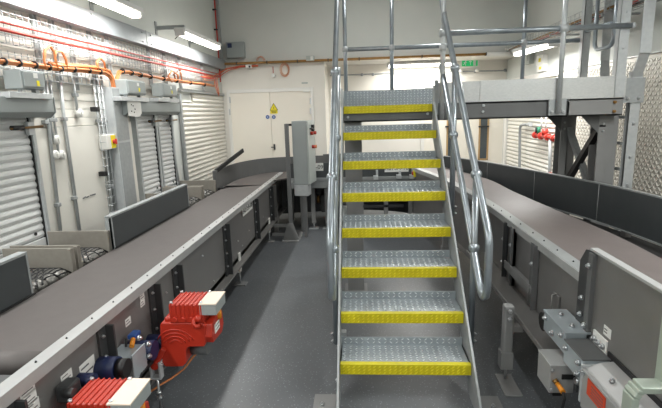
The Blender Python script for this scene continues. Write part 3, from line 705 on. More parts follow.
infeed(2.66, 3.03, 'infeed roller bed just before the long dark guard panel')
infeed(4.53, 4.96, 'infeed roller bed just past the long dark guard panel')
infeed(5.0, 5.45, 'infeed roller bed right before the curved guard')

# ------------------------------------------------------------------ curve and cross conveyor
def smooth(P, n=4):
    """Catmull-Rom through plan points"""
    out = []; P = [Vector(p) for p in P]
    for i in range(len(P) - 1):
        a = P[max(0, i - 1)]; b = P[i]; c = P[i + 1]; d = P[min(len(P) - 1, i + 2)]
        for k in range(n):
            t = k / n
            out.append(.5 * ((2 * b) + (c - a) * t + (2 * a - 5 * b + 4 * c - d) * t * t + (3 * b - a - 3 * c + d) * t ** 3))
    return out + [P[-1]]
cc = thing('curved_conveyor', (-1.3, 6.6, 0), 'curved conveyor turning the belt in front of the double doors', 'conveyor')
outer = smooth([(-1.80, 5.60), (-1.80, 6.1), (-1.74, 6.6), (-1.5, 7.08), (-1.05, 7.26), (-.6, 7.33)])
inner = smooth([(-1.255, 5.83), (-1.25, 6.0), (-1.22, 6.15), (-1.15, 6.32), (-1.02, 6.44), (-.9, 6.47)])
ob = [(-1.755, 5.83)] + [(p.x + .03, p.y - .02) for p in outer[1:]]
MB().ribbon(inner, ob, .765, .02).build('belt', 'belt', cc)
MB().strip(outer, .70, .985, .012).build('outer_guard', 'guard_mid', cc)
MB().strip([(p.x - .003, p.y) for p in outer], .98, .99, .022).build('guard_trim', 'rib', cc)
MB().box((-1.83, 5.54, .72), (-1.79, 5.62, 1.0), .003).build('guard_bracket', 'guard_mid', cc)
MB().strip(outer, .08, .66, .02).build('side_frame', 'rib', cc)  # dark skirt added to stand in for the shade under the curve
MB().box((-1.8, 5.58, ZB - .01), (-1.72, 5.66, ZB + .015), .004).build('stop', 'rubber', cc)
for p in ((-1.7, 6.3), (-1.1, 7.1), (-1.2, 6.2)): MB().box((p[0] - .03, p[1] - .03, 0), (p[0] + .03, p[1] + .03, .7), .003).build('leg', 'frame', cc)
p = at(216, 169.5, y=5.6); q = at(243, 150.5, y=5.6)
p = Vector((-1.81, 5.6, .985)); q = at(243.2, 150.3, y=6.2)
MB().bar(p, q, .02, .055, bev=.003).build('stop_arm', 'black', cc)

xc = thing('cross_conveyor', (0, 6.8, 0), 'dark cross conveyor running behind the staircase', 'conveyor')
MB().ribbon([(-.9, 6.47), (-.3, 6.47), (.3, 6.47), (.8, 6.47)], [(-.6, 7.3), (-.3, 7.32), (.3, 7.3), (.9, 7.0)], .79, .02).build('belt', 'belt', xc)
MB().box((-1.0, 6.4, .765), (.77, 6.42, .975), .002).build('front_guard', 'guard', xc)
MB().box((-1.0, 6.38, .72), (.8, 6.44, .765), .003).box((-1.0, 6.385, .62), (.8, 6.40, .72)).build('side_frame', 'rail_grey', xc)
bg = smooth([(-.6, 7.33), (-.1, 7.4), (.4, 7.3), (.85, 6.98), (1.15, 6.5)])
MB().strip(bg, .70, 1.01, .012).build('back_guard', 'guard_mid', xc)
MB().box((-.95, 6.6, .6), (.75, 7.2, .66)).build('slider_bed', 'rib', xc)
MB().strip(bg, .08, .68, .02).build('shadow_skirt', 'rib', xc)  # added dark skirt, in place of the conveyor's shadow on the back wall
for (px, py), s_, (w0, w1) in (((318, 167), 'A07SA-09', (.30, 0)), ((396.5, 168), 'A07SA-10', (0, 0))):
    q = at(px, py, y=6.4); x = at(323.3, 167, y=6.4).x - .165 if px < 330 else q.x
    o = MB().box((x - .165, 6.396, q.z - .055), (x + .165, 6.4, q.z + .055), .001).build('number_plate', 'sign_white', xc)
    text(o, s_, .08, (x, 6.395, q.z - .003), (R(90), 0, 0))
for x in (-.7, -.5, .0, .35, .7):
    lg = MB().box((x - .03, 6.5, .08), (x + .03, 6.56, .72), .003).build('leg', 'steel_grey', xc); MB().cyl((x, 6.53, .01), (x, 6.53, .1), .012, 8).build('foot_rod', 'zinc', lg); MB().box((x - .07, 6.46, 0), (x + .07, 6.6, .012), .003).build('foot_plate', 'galv_dull', lg)
for px, z0, z1 in ((377, 170, 177), (400, 171, 176), (413, 165, 176)):
    a = at(px, z0, y=6.34); b_ = at(px, z1, y=6.34)
    MB().box((a.x - .015, 6.34, b_.z), (a.x + .015, 6.38, a.z), .003).box((b_.x - .05, 6.28, b_.z - .03), (b_.x + .015, 6.38, b_.z + .02), .003).build('sensor_bracket', 'galv', xc)
q = at(414, 174, y=6.3); es = MB().box(q + Vector((-.01, -.03, -.04)), q + Vector((.05, .03, .05)), .005).build('stop_box', 'sign_yellow', xc); MB().cyl(q + Vector((-.03, 0, .01)), q + Vector((-.01, 0, .01)), .025, 12).build('stop_button', 'red', es)
# drive under the cross conveyor
q = at(323, 194, y=6.7); MB().box((-.6, 6.6, .22), (-.05, 6.95, .48), .02).build('drive_unit', 'rib', xc); MB().cyl((-.62, 6.7, .4), (-.66, 6.7, .4), .06, 12).build('drive_cap', 'brass', xc)
MB().box((.0, 6.5, .3), (.6, 6.54, .34), .003).build('tie_bar', 'rib', xc)

# ------------------------------------------------------------------ control stand
st = thing('control_stand', (-.85, 5.9, 0), 'grey control cabinet with red buttons standing on a braced post', 'cabinet')
a = at(287, 124, y=5.9)
MB().box((-.965, 5.88, .02), (-.915, 5.93, a.z), .004).build('post', 'steel_dark', st)
MB().box((-.78, 6.0, .02), (-.73, 6.05, .7), .004).box((-.86, 6.3, .02), (-.81, 6.35, .7), .004).build('post', 'steel_dark', st)
f0 = at(283, 240.5, z=0); f1 = at(299.5, 240.5, z=0)
MB().hull([(f0.x, 0), (f1.x, 0), (f1.x - .075, .24), (f0.x + .075, .24)], 'y', 5.87, 5.88).build('gusset', 'steel_grey', st)
MB().box((f0.x, 5.80, 0), (f1.x, 6.4, .012), .002).build('base_plate', 'steel_grey', st)
MB().box((-1.2, 5.9, .18), (-.95, 5.94, .22), .003).box((-1.2, 5.9, .06), (-.95, 5.94, .1), .003).build('tie_bar', 'steel_grey', st)
rz = Matrix.Rotation(R(-9), 3, 'Z')
def cb(lo, hi, bev=.004):
    """box in the cabinet's own turned frame"""
    b = MB(); c0 = Vector((-.79, 5.98, 0)); b.box(lo, hi, bev)
    bmesh.ops.rotate(b.b, cent=(0, 0, 0), matrix=rz, verts=b.b.verts); bmesh.ops.translate(b.b, vec=c0, verts=b.b.verts); return b
zb, zt2 = .735, 1.565
cb((-.1, 0, zb), (.095, .36, zt2), .006).build('case', 'grey_case', st)
dr = cb((.096, .006, zb + .004), (.115, .354, zt2 - .004), .003).build('front_panel', 'grey_box', st)
cb((-.1, 0, zb - .15), (.09, .16, zb - .004), .004).build('gland_box', 'galv', st)
cb((-.2, .02, zt2 - .06), (-.1, .04, zt2 - .03), .003).build('arm', 'black', st)
cb((-.19, .02, .75), (-.1, .06, .78), .003).build('arm', 'galv', st)
for dz, dy, m_ in ((1.49, .2, 'black'), (1.445, .2, 'black'), (1.40, .14, 'red'), (1.40, .3, 'red'), (1.22, .2, 'red'), (1.215, .3, 'orange')):
    b = MB(); b.cyl((.115, dy, dz), (.15, dy, dz), .022, 12); bmesh.ops.rotate(b.b, cent=(0, 0, 0), matrix=rz, verts=b.b.verts); bmesh.ops.translate(b.b, vec=(-.79, 5.98, 0), verts=b.b.verts); b.build('button', m_, st)
b = MB(); b.tube([(.115, .1, 1.46), (.16, .1, 1.46), (.17, .1, 1.43)], .01, 8); bmesh.ops.rotate(b.b, cent=(0, 0, 0), matrix=rz, verts=b.b.verts); bmesh.ops.translate(b.b, vec=(-.79, 5.98, 0), verts=b.b.verts); b.build('handle', 'black', st)
bolts(st, [(f1.x - .01, 5.83, .012), (f0.x + .01, 5.83, .012)], (0, 0, 1), .01)

# ------------------------------------------------------------------ staircase
X0, X1 = -.14, .612
Y0, Z0, GO, RI = 2.45, .22, .2262, .2127
sc_ = thing('staircase', (.24, 2.4, 0), 'steel staircase with chequer plate treads and yellow nosings', 'stairs')
def stringer(xa, xb):
    fz = lambda y: Z0 + .94 * (y - Y0) + .05
    yb_ = 2.19
    pts = [(yb_, 0), (yb_, max(.02, fz(yb_))), (2.5, fz(2.5)), (4.0, fz(4.0)), (4.0, 1.86), (4.045, 1.86), (4.045, fz(4.045) - .30), (Y0 + .02, 0)]
    return MB().hull(pts, 'x', xa, xb).build('stringer', 'galv_dull', sc_)
stringer(X0 - .016, X0 - .004); stringer(X1 + .004, X1 + .016)
def tread(y, z, parent, w0=X0, w1=X1, d=.243):
    t = MB().box((w0, y, z - .006), (w1, y + d, z)).box((w0, y + d - .006, z), (w1, y + d, z + .05)).box((w0, y + .03, z - .05), (w0 + .006, y + d, z)).box((w1 - .006, y + .03, z - .05), (w1, y + d, z))
    t.lugs((w0 + .004, y + .034, z), (1, 0, 0), (0, 1, 0), w1 - w0 - .006, d - .044, .036, .0262, .0165, .0056, .004)
    t.lugs((w0 + .004, y + d - .006, z + .006), (1, 0, 0), (0, 0, 1), w1 - w0 - .006, .044, .036, .0215, .0150, .0056, .004)
    t = t.build('tread', 'chequer', parent, m2='lug')
    n = MB().box((w0, y - .006, z - .06), (w1, y, z + .001)).box((w0, y - .006, z), (w1, y + .03, z + .003)).box((w0, y, z - .06), (w1, y + .02, z - .055))
    n.lugs((w0 + .004, y - .006, z - .058), (1, 0, 0), (0, 0, 1), w1 - w0 - .006, .058, .03, .019, .0145, .0056, .004, True)
    n.build('nosing', 'yellow', t, m2='lug_yellow'); return t
for i in range(7):
    tread(Y0 + GO * i, Z0 + RI * i, sc_)
for s_, xa, xb in ((-1, X0 - .158, X0 - .016), (1, X1 + .016, X1 + .165)):
    f = MB().box((xa, 2.3, 0), (xb, 2.475, .010), .002)
    xx = xb if s_ < 0 else xa; f.box((xx - .005, 2.3, 0), (xx + .005, 2.475, .09)); f = f.build('foot_bracket', 'steel_grey', sc_)
    bolts(sc_, [((xa + xb) / 2 + s_ * .02, 2.37, .010)], (0, 0, 1), .012)
bolts(sc_, [(X0 - .016, y_, z_) for y_, z_ in ((2.45, .12),)], (-1, 0, 0), .011); bolts(sc_, [(X1 + .016, 2.44, .12)], (1, 0, 0), .011)

def handrail(x, label, sgn):
    t = thing('handrail', (x, 2.8, .2), label, 'handrail', 'stair handrails')
    top = lambda y: 1.0 + .955 * (y - 2.5); mid = lambda y: 1.045 + .955 * (y - 3.05)
    P = [(x, 4.08, mid(4.08)), (x, 3.5, mid(3.5)), (x, 2.9, mid(2.9)), (x, 2.74, mid(2.74)), (x, 2.65, .655), (x, 2.59, .61), (x, 2.535, .60), (x, 2.49, .625), (x, 2.468, .67), (x, 2.462, .74), (x, 2.462, .93), (x, 2.475, .975), (x, 2.52, 1.03), (x, 3.0, top(3.0)), (x, 3.6, top(3.6)), (x, 4.18, top(4.18)), (x, 4.3, 2.72), (x, 4.42, 2.79), (x, 4.55, 2.81), (x, 4.86, 2.81)]
    MB().tube(P, .0215, 14).build('rail', 'tube', t)
    for yy, z0, zm in ((2.79, .17, .82), (3.5, .86, mid(3.5))):
        zt_ = top(yy)
        MB().tube([(x, yy, z0), (x, yy, zt_)], .02, 12).build('post', 'tube', t)
        for zz in (zm, zt_): MB().ball((x, yy, zz), .034).build('ball_joint', 'tube', t)
        xs = x - sgn * .02
        MB().box((min(xs, xs - sgn * .045), yy - .025, z0 - .02), (max(xs, xs - sgn * .045), yy + .025, z0 + .09), .003).build('post_bracket', 'galv', t)
        bolts(t, [(x + sgn * .02, yy, z0 + .02), (x + sgn * .02, yy, z0 + .07)], (sgn, 0, 0), .011)
handrail(.69, 'galvanised tubular stair handrail beside the right conveyor', 1)
handrail(-.179, 'galvanised tubular stair handrail facing the open floor', -1)

# ------------------------------------------------------------------ platform
pf = thing('platform', (1.0, 4.45, 0), 'raised steel walkway platform at the head of the stairs', 'platform')
PX0, PX1, PY0, PY1, PZ = -.16, 2.17, 4.04, 4.87, 1.709
dk = MB().box((PX0, PY0, PZ - .008), (PX1, PY1, PZ)); dk.build('deck', 'chequer', pf)
n = MB().box((X0, PY0 - .008, PZ - .06), (X1, PY0, PZ + .001)).box((X0, PY0 - .008, PZ), (X1, PY0 + .03, PZ + .003)); n.lugs((X0 + .004, PY0 - .008, PZ - .058), (1, 0, 0), (0, 0, 1), .748, .058, .03, .019, .0145, .0056, .004, True); n.build('nosing', 'yellow', pf, m2='lug_yellow')
k = MB().box((PX0, PY1 - .006, PZ), (X1 + .3, PY1, PZ + .165)); k.lugs((X0, PY1 - .006, PZ + .004), (1, 0, 0), (0, 0, 1), 1.05, .16, .034, .026, .0175, .006, .004); k.build('kick_plate', 'chequer', pf, m2='lug')
MB().box((X1 + .3, PY1 - .006, PZ), (PX1, PY1, PZ + .165)).build('kick_plate', 'spangle', pf)
MB().box((.66, PY0 - .024, 1.722), (1.005, PY0 - .018, 1.884)).build('kick_plate', 'spangle', pf)
MB().box((1.0, PY0 - .03, 1.716), (PX1, PY0 - .024, 1.888)).build('kick_plate', 'spangle', pf)
MB().box((PX1 - .006, PY0 - .02, 1.72), (PX1, PY1, 1.88)).build('kick_plate', 'spangle', pf)
MB().box((PX0 - .008, PY0 + .02, PZ), (PX0, PY1, PZ + .16)).build('kick_plate', 'spangle', pf)
MB().box((X1 + .018, PY0 - .02, 1.62), (X1 + .05, PY0 + .01, 1.905), .002).build('corner_plate', 'galv_dull', pf)
def channel_x(x0, x1, y, z0, z1, dep, m, name):
    MB().box((x0, y, z0), (x1, y + .008, z1)).box((x0, y, z0), (x1, y + dep, z0 + .012)).box((x0, y, z1 - .012), (x1, y + dep, z1)).build(name, m, pf)
channel_x(.64, 1.62, PY0 + .0, 1.572, 1.714, .06, 'steel_dark', 'beam')
channel_x(1.74, PX1, PY0 - .01, 1.572, 1.714, .06, 'steel_grey', 'beam')
channel_x(1.62, 1.74, PY0 + .02, 1.572, 1.714, .06, 'steel_dark', 'beam')
channel_x(PX0 + .02, .64, PY0 + .02, 1.575, 1.70, .06, 'steel_dark', 'beam')
channel_x(PX0 + .02, PX1, PY1 - .07, 1.56, 1.70, .06, 'steel_dark', 'beam')
for x in (PX0, PX1 - .06): MB().box((x, PY0 + .06, 1.57), (x + .06, PY1 - .07, 1.70), .003).build('beam', 'steel_dark', pf)
MB().box((1.565, PY0 - .034, 1.585), (1.705, PY0 - .012, 1.72), .003).build('post_bracket', 'galv_dull', pf)
bolts(pf, [(1.59, PY0 - .034, 1.615), (1.68, PY0 - .034, 1.615)], (0, -1, 0), .014)
bolts(pf, [(1.04, PY0, 1.685), (1.035, PY0, 1.635)], (0, -1, 0), .012); bolts(pf, [(2.10, PY0 - .01, 1.68), (2.10, PY0 - .01, 1.605)], (0, -1, 0), .014, 'brass')
bolts(pf, [(X0 + .035, PY0 + .02, 1.62), (X1 - .035, PY0 + .02, 1.63)], (0, -1, 0), .012)
def column(x0, x1, y0, y1, m='steel_grey'):
    c = MB().box((x0, y0, .015), (x1, y0 + .012, 1.58)).box((x0, y1 - .012, .015), (x1, y1, 1.58)).box(((x0 + x1) / 2 - .005, y0, .015), ((x0 + x1) / 2 + .005, y1, 1.58)).build('column', m, pf)
    MB().box((x0 - .03, y0 - .03, 0), (x1 + .03, y1 + .03, .015), .002).build('base_plate', m, c)
    MB().box((x0 - .01, y0 - .01, 1.575), (x1 + .01, y1 + .01, 1.59)).build('cap_plate', m, c); return c
column(-.14, .012, 4.1, 4.25); column(-.14, .012, 4.68, 4.83)
colb = column(2.05, 2.21, 4.15, 4.30); cola = column(1.965, 2.105, 4.70, 4.84)
for p_, q_ in (((2.08, 4.16, 1.50), (2.03, 4.76, .80)), ((2.04, 4.78, 1.52), (2.12, 4.22, .78))):
    MB().bar(p_, q_, .05, .05, (1, 0, 0)).build('brace', 'black' if p_[1] < 4.5 else 'galv_dull', pf)
MB().hull([(1.9, 1.57), (2.05, 1.57), (2.05, 1.42)], 'y', 4.15, 4.162).build('gusset', 'steel_dark', pf)
MB().hull([(1.83, 1.56), (1.965, 1.56), (1.965, 1.42)], 'y', 4.70, 4.712).build('gusset', 'steel_dark', pf)
bolts(pf, [(2.085, 4.15, z_) for z_ in (1.5, 1.44)], (0, -1, 0), .011)
bolts(pf, [(1.995, 4.70, z_) for z_ in (1.5, 1.44)], (0, -1, 0), .011)

# platform guard rails
gr = thing('guard_rail', (1.4, PY0 - .02, 1.6), 'galvanised tube guard rail along the front of the platform', 'railing')
yg = PY0 - .055
MB().tube([(.69, yg + .02, 2.27), (2.165, yg, 2.27)], .0215, 12).build('mid_rail', 'tube', gr)
MB().tube([(.69, yg + .02, 2.81), (2.2, yg, 2.81)], .0215, 12).build('top_rail', 'tube', gr)
for x, z0 in ((.685, 1.58), (1.635, 1.605)):
    MB().tube([(x, yg, z0), (x, yg, 2.81)], .02, 12).build('post', 'galv', gr); MB().tube([(x - .03, yg, 2.27), (x + .03, yg, 2.27)], .033, 12).ball((x, yg, 2.27), .036).build('clamp', 'galv', gr)
MB().tube([(.685, yg, 2.13), (.685, yg, 2.18)], .03, 12).build('clamp', 'galv', gr)
MB().ball((2.165, yg, 2.27), .024).build('end_cap', 'galv', gr)
gb = thing('guard_rail', (1.0, PY1 - .01, 1.7), 'galvanised tube guard rail along the back of the platform', 'railing')
yg = PY1 + .02
MB().tube([(-.14, yg, 2.285), (1.9, yg, 2.285), (2.16, yg, 2.285)], .0215, 12).build('mid_rail', 'tube', gb)
MB().tube([(-.14, yg, 2.81), (2.16, yg, 2.81)], .0215, 12).build('top_rail', 'tube', gb)
for x in (-.14, .33, 1.63):
    MB().tube([(x, yg, 1.72), (x, yg, 2.81)], .02, 12).build('post', 'tube', gb); MB().ball((x, yg, 2.285), .036).build('clamp', 'galv', gb)

# gate and ladder at the platform end
gt = thing('platform_gate', (2.2, 4.5, 1.9), 'looped tube gate between flat posts at the platform end', 'gate')
b = MB(); P = [(2.2, 4.66, 2.75), (2.2, 4.66, 2.26)] + [(2.2, 4.58 + .08 * math.cos(R(a)), 2.24 + .08 * math.sin(R(a))) for a in range(0, -91, -30)] + [(2.2, 4.40 - .08 * math.sin(R(a)), 2.24 - .08 * math.cos(R(a))) for a in range(0, 91, 30)] + [(2.2, 4.32, 2.75)]
b.tube(P, .019, 12); b.build('loop', 'tube', gt)
for z_ in (2.36, 2.7): MB().tube([(2.2, 4.33, z_), (2.2, 4.84, z_)], .017, 10).build('hinge_arm', 'tube', gt)
for x0_, x1_, yy in ((2.17, 2.24, 4.84), (2.08, 2.155, 4.01)):
    f = MB().box((x0_, yy - .006, 1.72), (x1_, yy + .006, 2.9), .002).box((x0_, yy - .006, 1.72), (x0_ + .008, yy + .06, 2.9)).build('flat_post', 'galv', gt)
    bolts(gt, [((x0_ + x1_) / 2, yy - .006, z_) for z_ in (2.1, 2.38, 2.6)], (0, -1, 0), .008)
ld = thing('cat_ladder', (2.27, 4.3, 0), 'galvanised fixed ladder with splayed stiles at the platform end', 'ladder')
for yy, sg in ((4.05, -1), (4.55, 1)):
    y2 = yy + sg * .14
    MB().box((2.225, yy - .005, 0), (2.315, yy + .005, 1.92), .001).box((2.225, yy - .005, 0), (2.235, yy + .04, 1.92)).build('stile', 'galv', ld)
    xs = 2.235 if sg < 0 else 2.32
    MB().bar((2.265, yy, 1.88), (xs, y2, 2.07), .01, .08, (1, 0, 0)).build('stile_bend', 'galv', ld)
    MB().box((xs - .042, y2 - .006, 2.05), (xs + .042, y2 + .006, 2.95), .001).build('stile_extension', 'galv', ld)
MB().box((2.165, 4.03, 1.67), (2.33, 4.042, 1.87), .003).build('connection_plate', 'galv_dull', ld)
bolts(ld, [(x_, 4.03, z_) for x_ in (2.2, 2.29) for z_ in (1.705,)], (0, -1, 0), .014)
bolts(ld, [(2.275, 4.045, z_) for z_ in (1.5, 1.22, .98, .7)], (0, -1, 0), .014)
for k in range(8): MB().tube([(2.27, 4.05, .2 + k * .225), (2.27, 4.55, .2 + k * .225)], .014, 10).build('rung', 'galv', ld)

# ------------------------------------------------------------------ right conveyor
rc = thing('belt_conveyor', (1.4, 4, 0), 'mauve grey belt conveyor curving along the right side', 'conveyor')
ZRR, ZBR = .84, .822
ri = smooth([(1.17, 2.2), (1.172, 3.1), (1.17, 4.0), (1.11, 4.65), (1.01, 5.45), (.78, 6.38)], 5)
ri = [Vector((1.17, 1.0))] + ri
zr_ = [ZRR + max(0, (p.y - 4)) * .02 for p in ri]
ro = []
for i, p in enumerate(ri):
    d = (ri[min(i + 1, len(ri) - 1)] - ri[max(i - 1, 0)]).normalized(); ro.append(Vector((p.x - d.y * .075, p.y + d.x * .075)))
MB().ribbon(ri[1:], ro[1:], zr_[1:], .03).build('rail', 'rail_grey', rc)
MB().strip(ro[1:], [z_ - .05 for z_ in zr_[1:]], [z_ - .002 for z_ in zr_[1:]], .004).build('rail_lip', 'rail', rc)
bolts(rc, [((p.x + q.x) / 2, (p.y + q.y) / 2, z_) for p, q, z_ in [(ri[1].lerp(ri[6], t_), ro[1].lerp(ro[6], t_), ZRR) for t_ in (.05, .27, .5, .72, .93)] + [(ri[6].lerp(ri[11], t_), ro[6].lerp(ro[11], t_), ZRR) for t_ in (.2, .45, .7, .95)]], (0, 0, 1), .005, 'rib')
fr = [Vector((p.x + .012, p.y)) for p in ro]
MB().strip(fr, .25, [z_ - .03 for z_ in zr_], -.02).build('side_frame', 'frame', rc)
MB().strip([(p.x - .05, p.y) for p in fr[1:]], .24, .252, -.07).build('lower_flange', 'frame', rc)
oe = smooth([(1.63, 2.2), (1.66, 3.0), (1.60, 3.8), (1.52, 4.65), (1.46, 5.45), (1.15, 6.5)], 5)
oe = [Vector((1.62, 1.0))] + oe
MB().ribbon(ri, oe, [z_ - .018 for z_ in zr_], .02).build('belt', 'belt_warm', rc)
MB().ribbon(ri, [(p.x + .0, p.y) for p in oe], .72, .06).build('slider_bed', 'rib', rc)
og = smooth([(1.15, 6.5), (1.515, 5.6), (1.82, 4.5), (1.97, 3.9), (2.045, 3.4), (2.07, 3.0), (2.05, 2.4), (1.98, 1.4)], 4)
MB().strip(og, .70, 1.015, .012).build('outer_guard', 'guard', rc)
MB().strip([(p.x + .004, p.y) for p in og], 1.015, 1.025, .03).build('guard_trim', 'rail_grey', rc)
MB().strip([(p.x - .008, p.y) for p in og], .695, .705, .012).build('guard_trim', 'rail_grey', rc)
for i in (4, 7, 12):
    p = og[i]; MB().cyl((p.x - .002, p.y, .70), (p.x - .002, p.y, 1.015), .003, 6).build('guard_joint', 'steel_grey', rc)
MB().ribbon([(p.x - .02, p.y) for p in oe], [(2.15, 1.0), (2.15, 2.0)] + [(og[-1 - i].x + .12, og[-1 - i].y) for i in range(0, len(og), 2)][:len(oe) - 2] + [(1.3, 6.6)] * max(0, len(oe) - 2 - (len(og) + 1) // 2), .64, .02).build('gap_shade_sheet', 'rubber', rc)  # black sheet added as the darkness in the gap between belt and guard
for i in (2, 8, 14, 20, 24): MB().box((og[i].x + .03, og[i].y - .03, 0), (og[i].x + .08, og[i].y + .03, .98), .003).build('guard_post', 'frame', rc)
FR = 1.105
for px, w, m_ in ((505.5, .045, 'rib'), (513, .08, 'steel_dark'), (535.5, .09, 'steel_dark')):
    yy = at(px, 270, x=FR).y
    MB().box((FR - .02, yy - w / 2, .252), (FR, yy + w / 2, ZRR - .03)).box((FR - .035, yy - w / 2, .252), (FR, yy - w / 2 + .008, ZRR - .03)).build('rib', m_, rc)
    bolts(rc, [(FR - .02, yy, z_) for z_ in (.36, .50, .68)], (-1, 0, 0), .014)
ya = at(508, 268, x=FR - .02).y; yb2 = at(533, 295, x=FR - .02).y
MB().box((FR - .05, yb2, .49), (FR, ya, .53), .002).box((FR - .05, yb2, .49), (FR - .044, ya, .55)).build('cross_channel', 'steel_grey', rc)
for yy in (4.4, 4.9): MB().box((FR - .06, yy - .03, .26), (FR - .035, yy + .03, .78), .002).build('rib', 'rib', rc)
# far end bracket and raised side plate near the camera
yk = 2.15
MB().hull([(yk + .10, .50), (yk + .10, .915), (yk + .05, .985), (yk - .01, .995), (yk - .01, .50)], 'x', FR - .03, FR - .012, .001).build('end_bracket', 'rib', rc)
MB().box((FR - .045, yk - .05, .5), (FR - .012, yk - .01, .99), .002).build('end_angle', 'steel_dark', rc)
bolts(rc, [(FR - .03, yk + .045, z_) for z_ in (.74, .655)], (-1, 0, 0), .013); bolts(rc, [(FR - .045, yk - .03, z_) for z_ in (.93, .63)], (-1, 0, 0), .013)
MB().box((FR - .025, .9, .50), (FR - .012, yk - .05, .995)).build('side_plate', 'frame', rc)
MB().box((FR - .035, .9, .995), (FR + .0, yk, 1.008), .002).build('plate_trim', 'rail', rc)
def rlabel(px, py, w, h, x=FR - .025):
    q = at(px, py, x=x); o = MB().box((x - .0015, q.y - w / 2, q.z - h / 2), (x, q.y + w / 2, q.z + h / 2)).build('label', 'sign_white', rc)
    b = MB()
    for k in (0, 1): b.box((x - .002, q.y - w * .0, q.z + h * (.08 - .3 * k)), (x - .0015, q.y + w * .42, q.z + h * (.2 - .3 * k)))
    b.build('print', 'faded_ink', o)
rlabel(607.5, 332, .06, .045)
q = at(600, 341, x=FR - .03); MB().box((FR - .034, q.y - .06, q.z - .04), (FR - .025, q.y + .06, q.z + .03), .003).build('switch_plate', 'sign_white', rc)
bolts(rc, [(FR - .034, q.y + d_, q.z - .005) for d_ in (-.04, -.005, .035)], (-1, 0, 0), .014)
q = at(560, 307, x=FR); MB().tube([q + Vector((-.002, .04, .06)), q + Vector((-.03, .04, .055)), q + Vector((-.03, .04, -.06)), q + Vector((-.002, .04, -.065))], .006, 8).box(q + Vector((-.012, .0, -.06)), q + Vector((0, .08, .06)), .003).build('hatch', 'frame', rc)
# leg
for yy in (2.66, 4.9):
    xx = .875 if yy < 4 else .9
    MB().box((xx + .02, yy - .025, .33), (.96, yy + .025, .37), .003).build('added_outrigger', 'frame', rc)  # outrigger added to bridge the gap between the leg and the frame
    lg = MB().box((xx - .03, yy - .03, .12), (xx + .03, yy + .03, .50), .012).box((xx - .04, yy - .033, .085), (xx + .033, yy + .033, .2), .003).build('leg', 'steel_grey', rc)
    bolts(rc, [(xx, yy - .03, z_) for z_ in (.47, .42)], (0, -1, 0), .013)
    MB().cyl((xx, yy, .01), (xx, yy, .12), .01, 8).build('foot_rod', 'zinc', lg); MB().box((xx - .05, yy - .18, 0), (xx + .05, yy + .05, .01), .002).build('foot_plate', 'steel_grey', lg)
MB().box((.945, 2.12, .372), (FR, 4.1, .382), .002).box((.945, 2.12, .372), (.953, 4.1, .405), .002).build('lower_flange', 'frame', rc)
for yy in (1.4, 3.4, 5.2): MB().box((1.5, yy, 0), (1.55, yy + .05, .7), .003).build('leg', 'frame', rc)

# drive gear on the right conveyor
dv = thing('drive_unit', (1.0, 2.0, .4), 'silver belt drive covers with a red orange label at right', 'drive')
MB().box((.965, 2.10, .49), (1.075, 2.36, .595), .003).box((.96, 2.095, .595), (1.08, 2.365, .603)).build('bearing_plate', 'zinc_plate', dv)
bolts(dv, [(.965, y_, z_) for y_, z_ in ((2.14, .57), (2.33, .57), (2.24, .53))], (-1, 0, 0), .014); bolts(dv, [(1.02, y_, .603) for y_ in (2.16, 2.29)], (0, 0, 1), .013)
MB().cyl((1.02, 2.42, .50), (1.06, 2.42, .50), .06, 20).build('bearing', 'blue', dv); MB().cyl((.985, 2.43, .50), (1.02, 2.43, .50), .052, 20).build('end_cap', 'black', dv)
MB().box((.955, 1.90, .462), (1.07, 2.088, .572), .004).build('gear_case', 'zinc_plate', dv)
MB().box((.952, 1.897, .570), (1.072, 2.09, .578), .002).build('case_lid', 'guard_mid', dv)
bolts(dv, [(.955, y_, z_) for y_, z_ in ((2.06, .545), (1.93, .545), (1.93, .49))], (-1, 0, 0), .014)
MB().hull([(1.075, .578), (1.02, .572), (.965, .55), (.95, .535), (.95, .36), (1.075, .36)], 'y', 1.2, 1.885, .003).build('chain_cover', 'silver', dv)
MB().box((.944, 1.22, .538), (.958, 1.885, .546)).build('cover_edge', 'rail', dv)
bolts(dv, [(1.0, y_, .566) for y_ in (1.75, 1.4)], (-.3, 0, .9), .012)
MB().box((.945, 1.883, .38), (1.06, 1.897, .56), .003).build('cover_end', 'galv', dv); bolts(dv, [(.952, 1.883, .53)], (-.7, -.7, 0), .014)
la = at(588.5, 383, x=.944); lb_ = at(606, 400, x=.944)
o = MB().box((.947, 1.69, .455), (.9505, 1.835, .53), .001).build('warning_label', 'warning', dv)
for k in range(4): MB().box((.9462, 1.705, .468 + k * .014), (.947, 1.80, .472 + k * .014)).build('print', 'faded_ink', o)
MB().box((FR - .032, .95, .56), (FR - .026, 1.93, .60)).build('seal', 'rubber', dv)

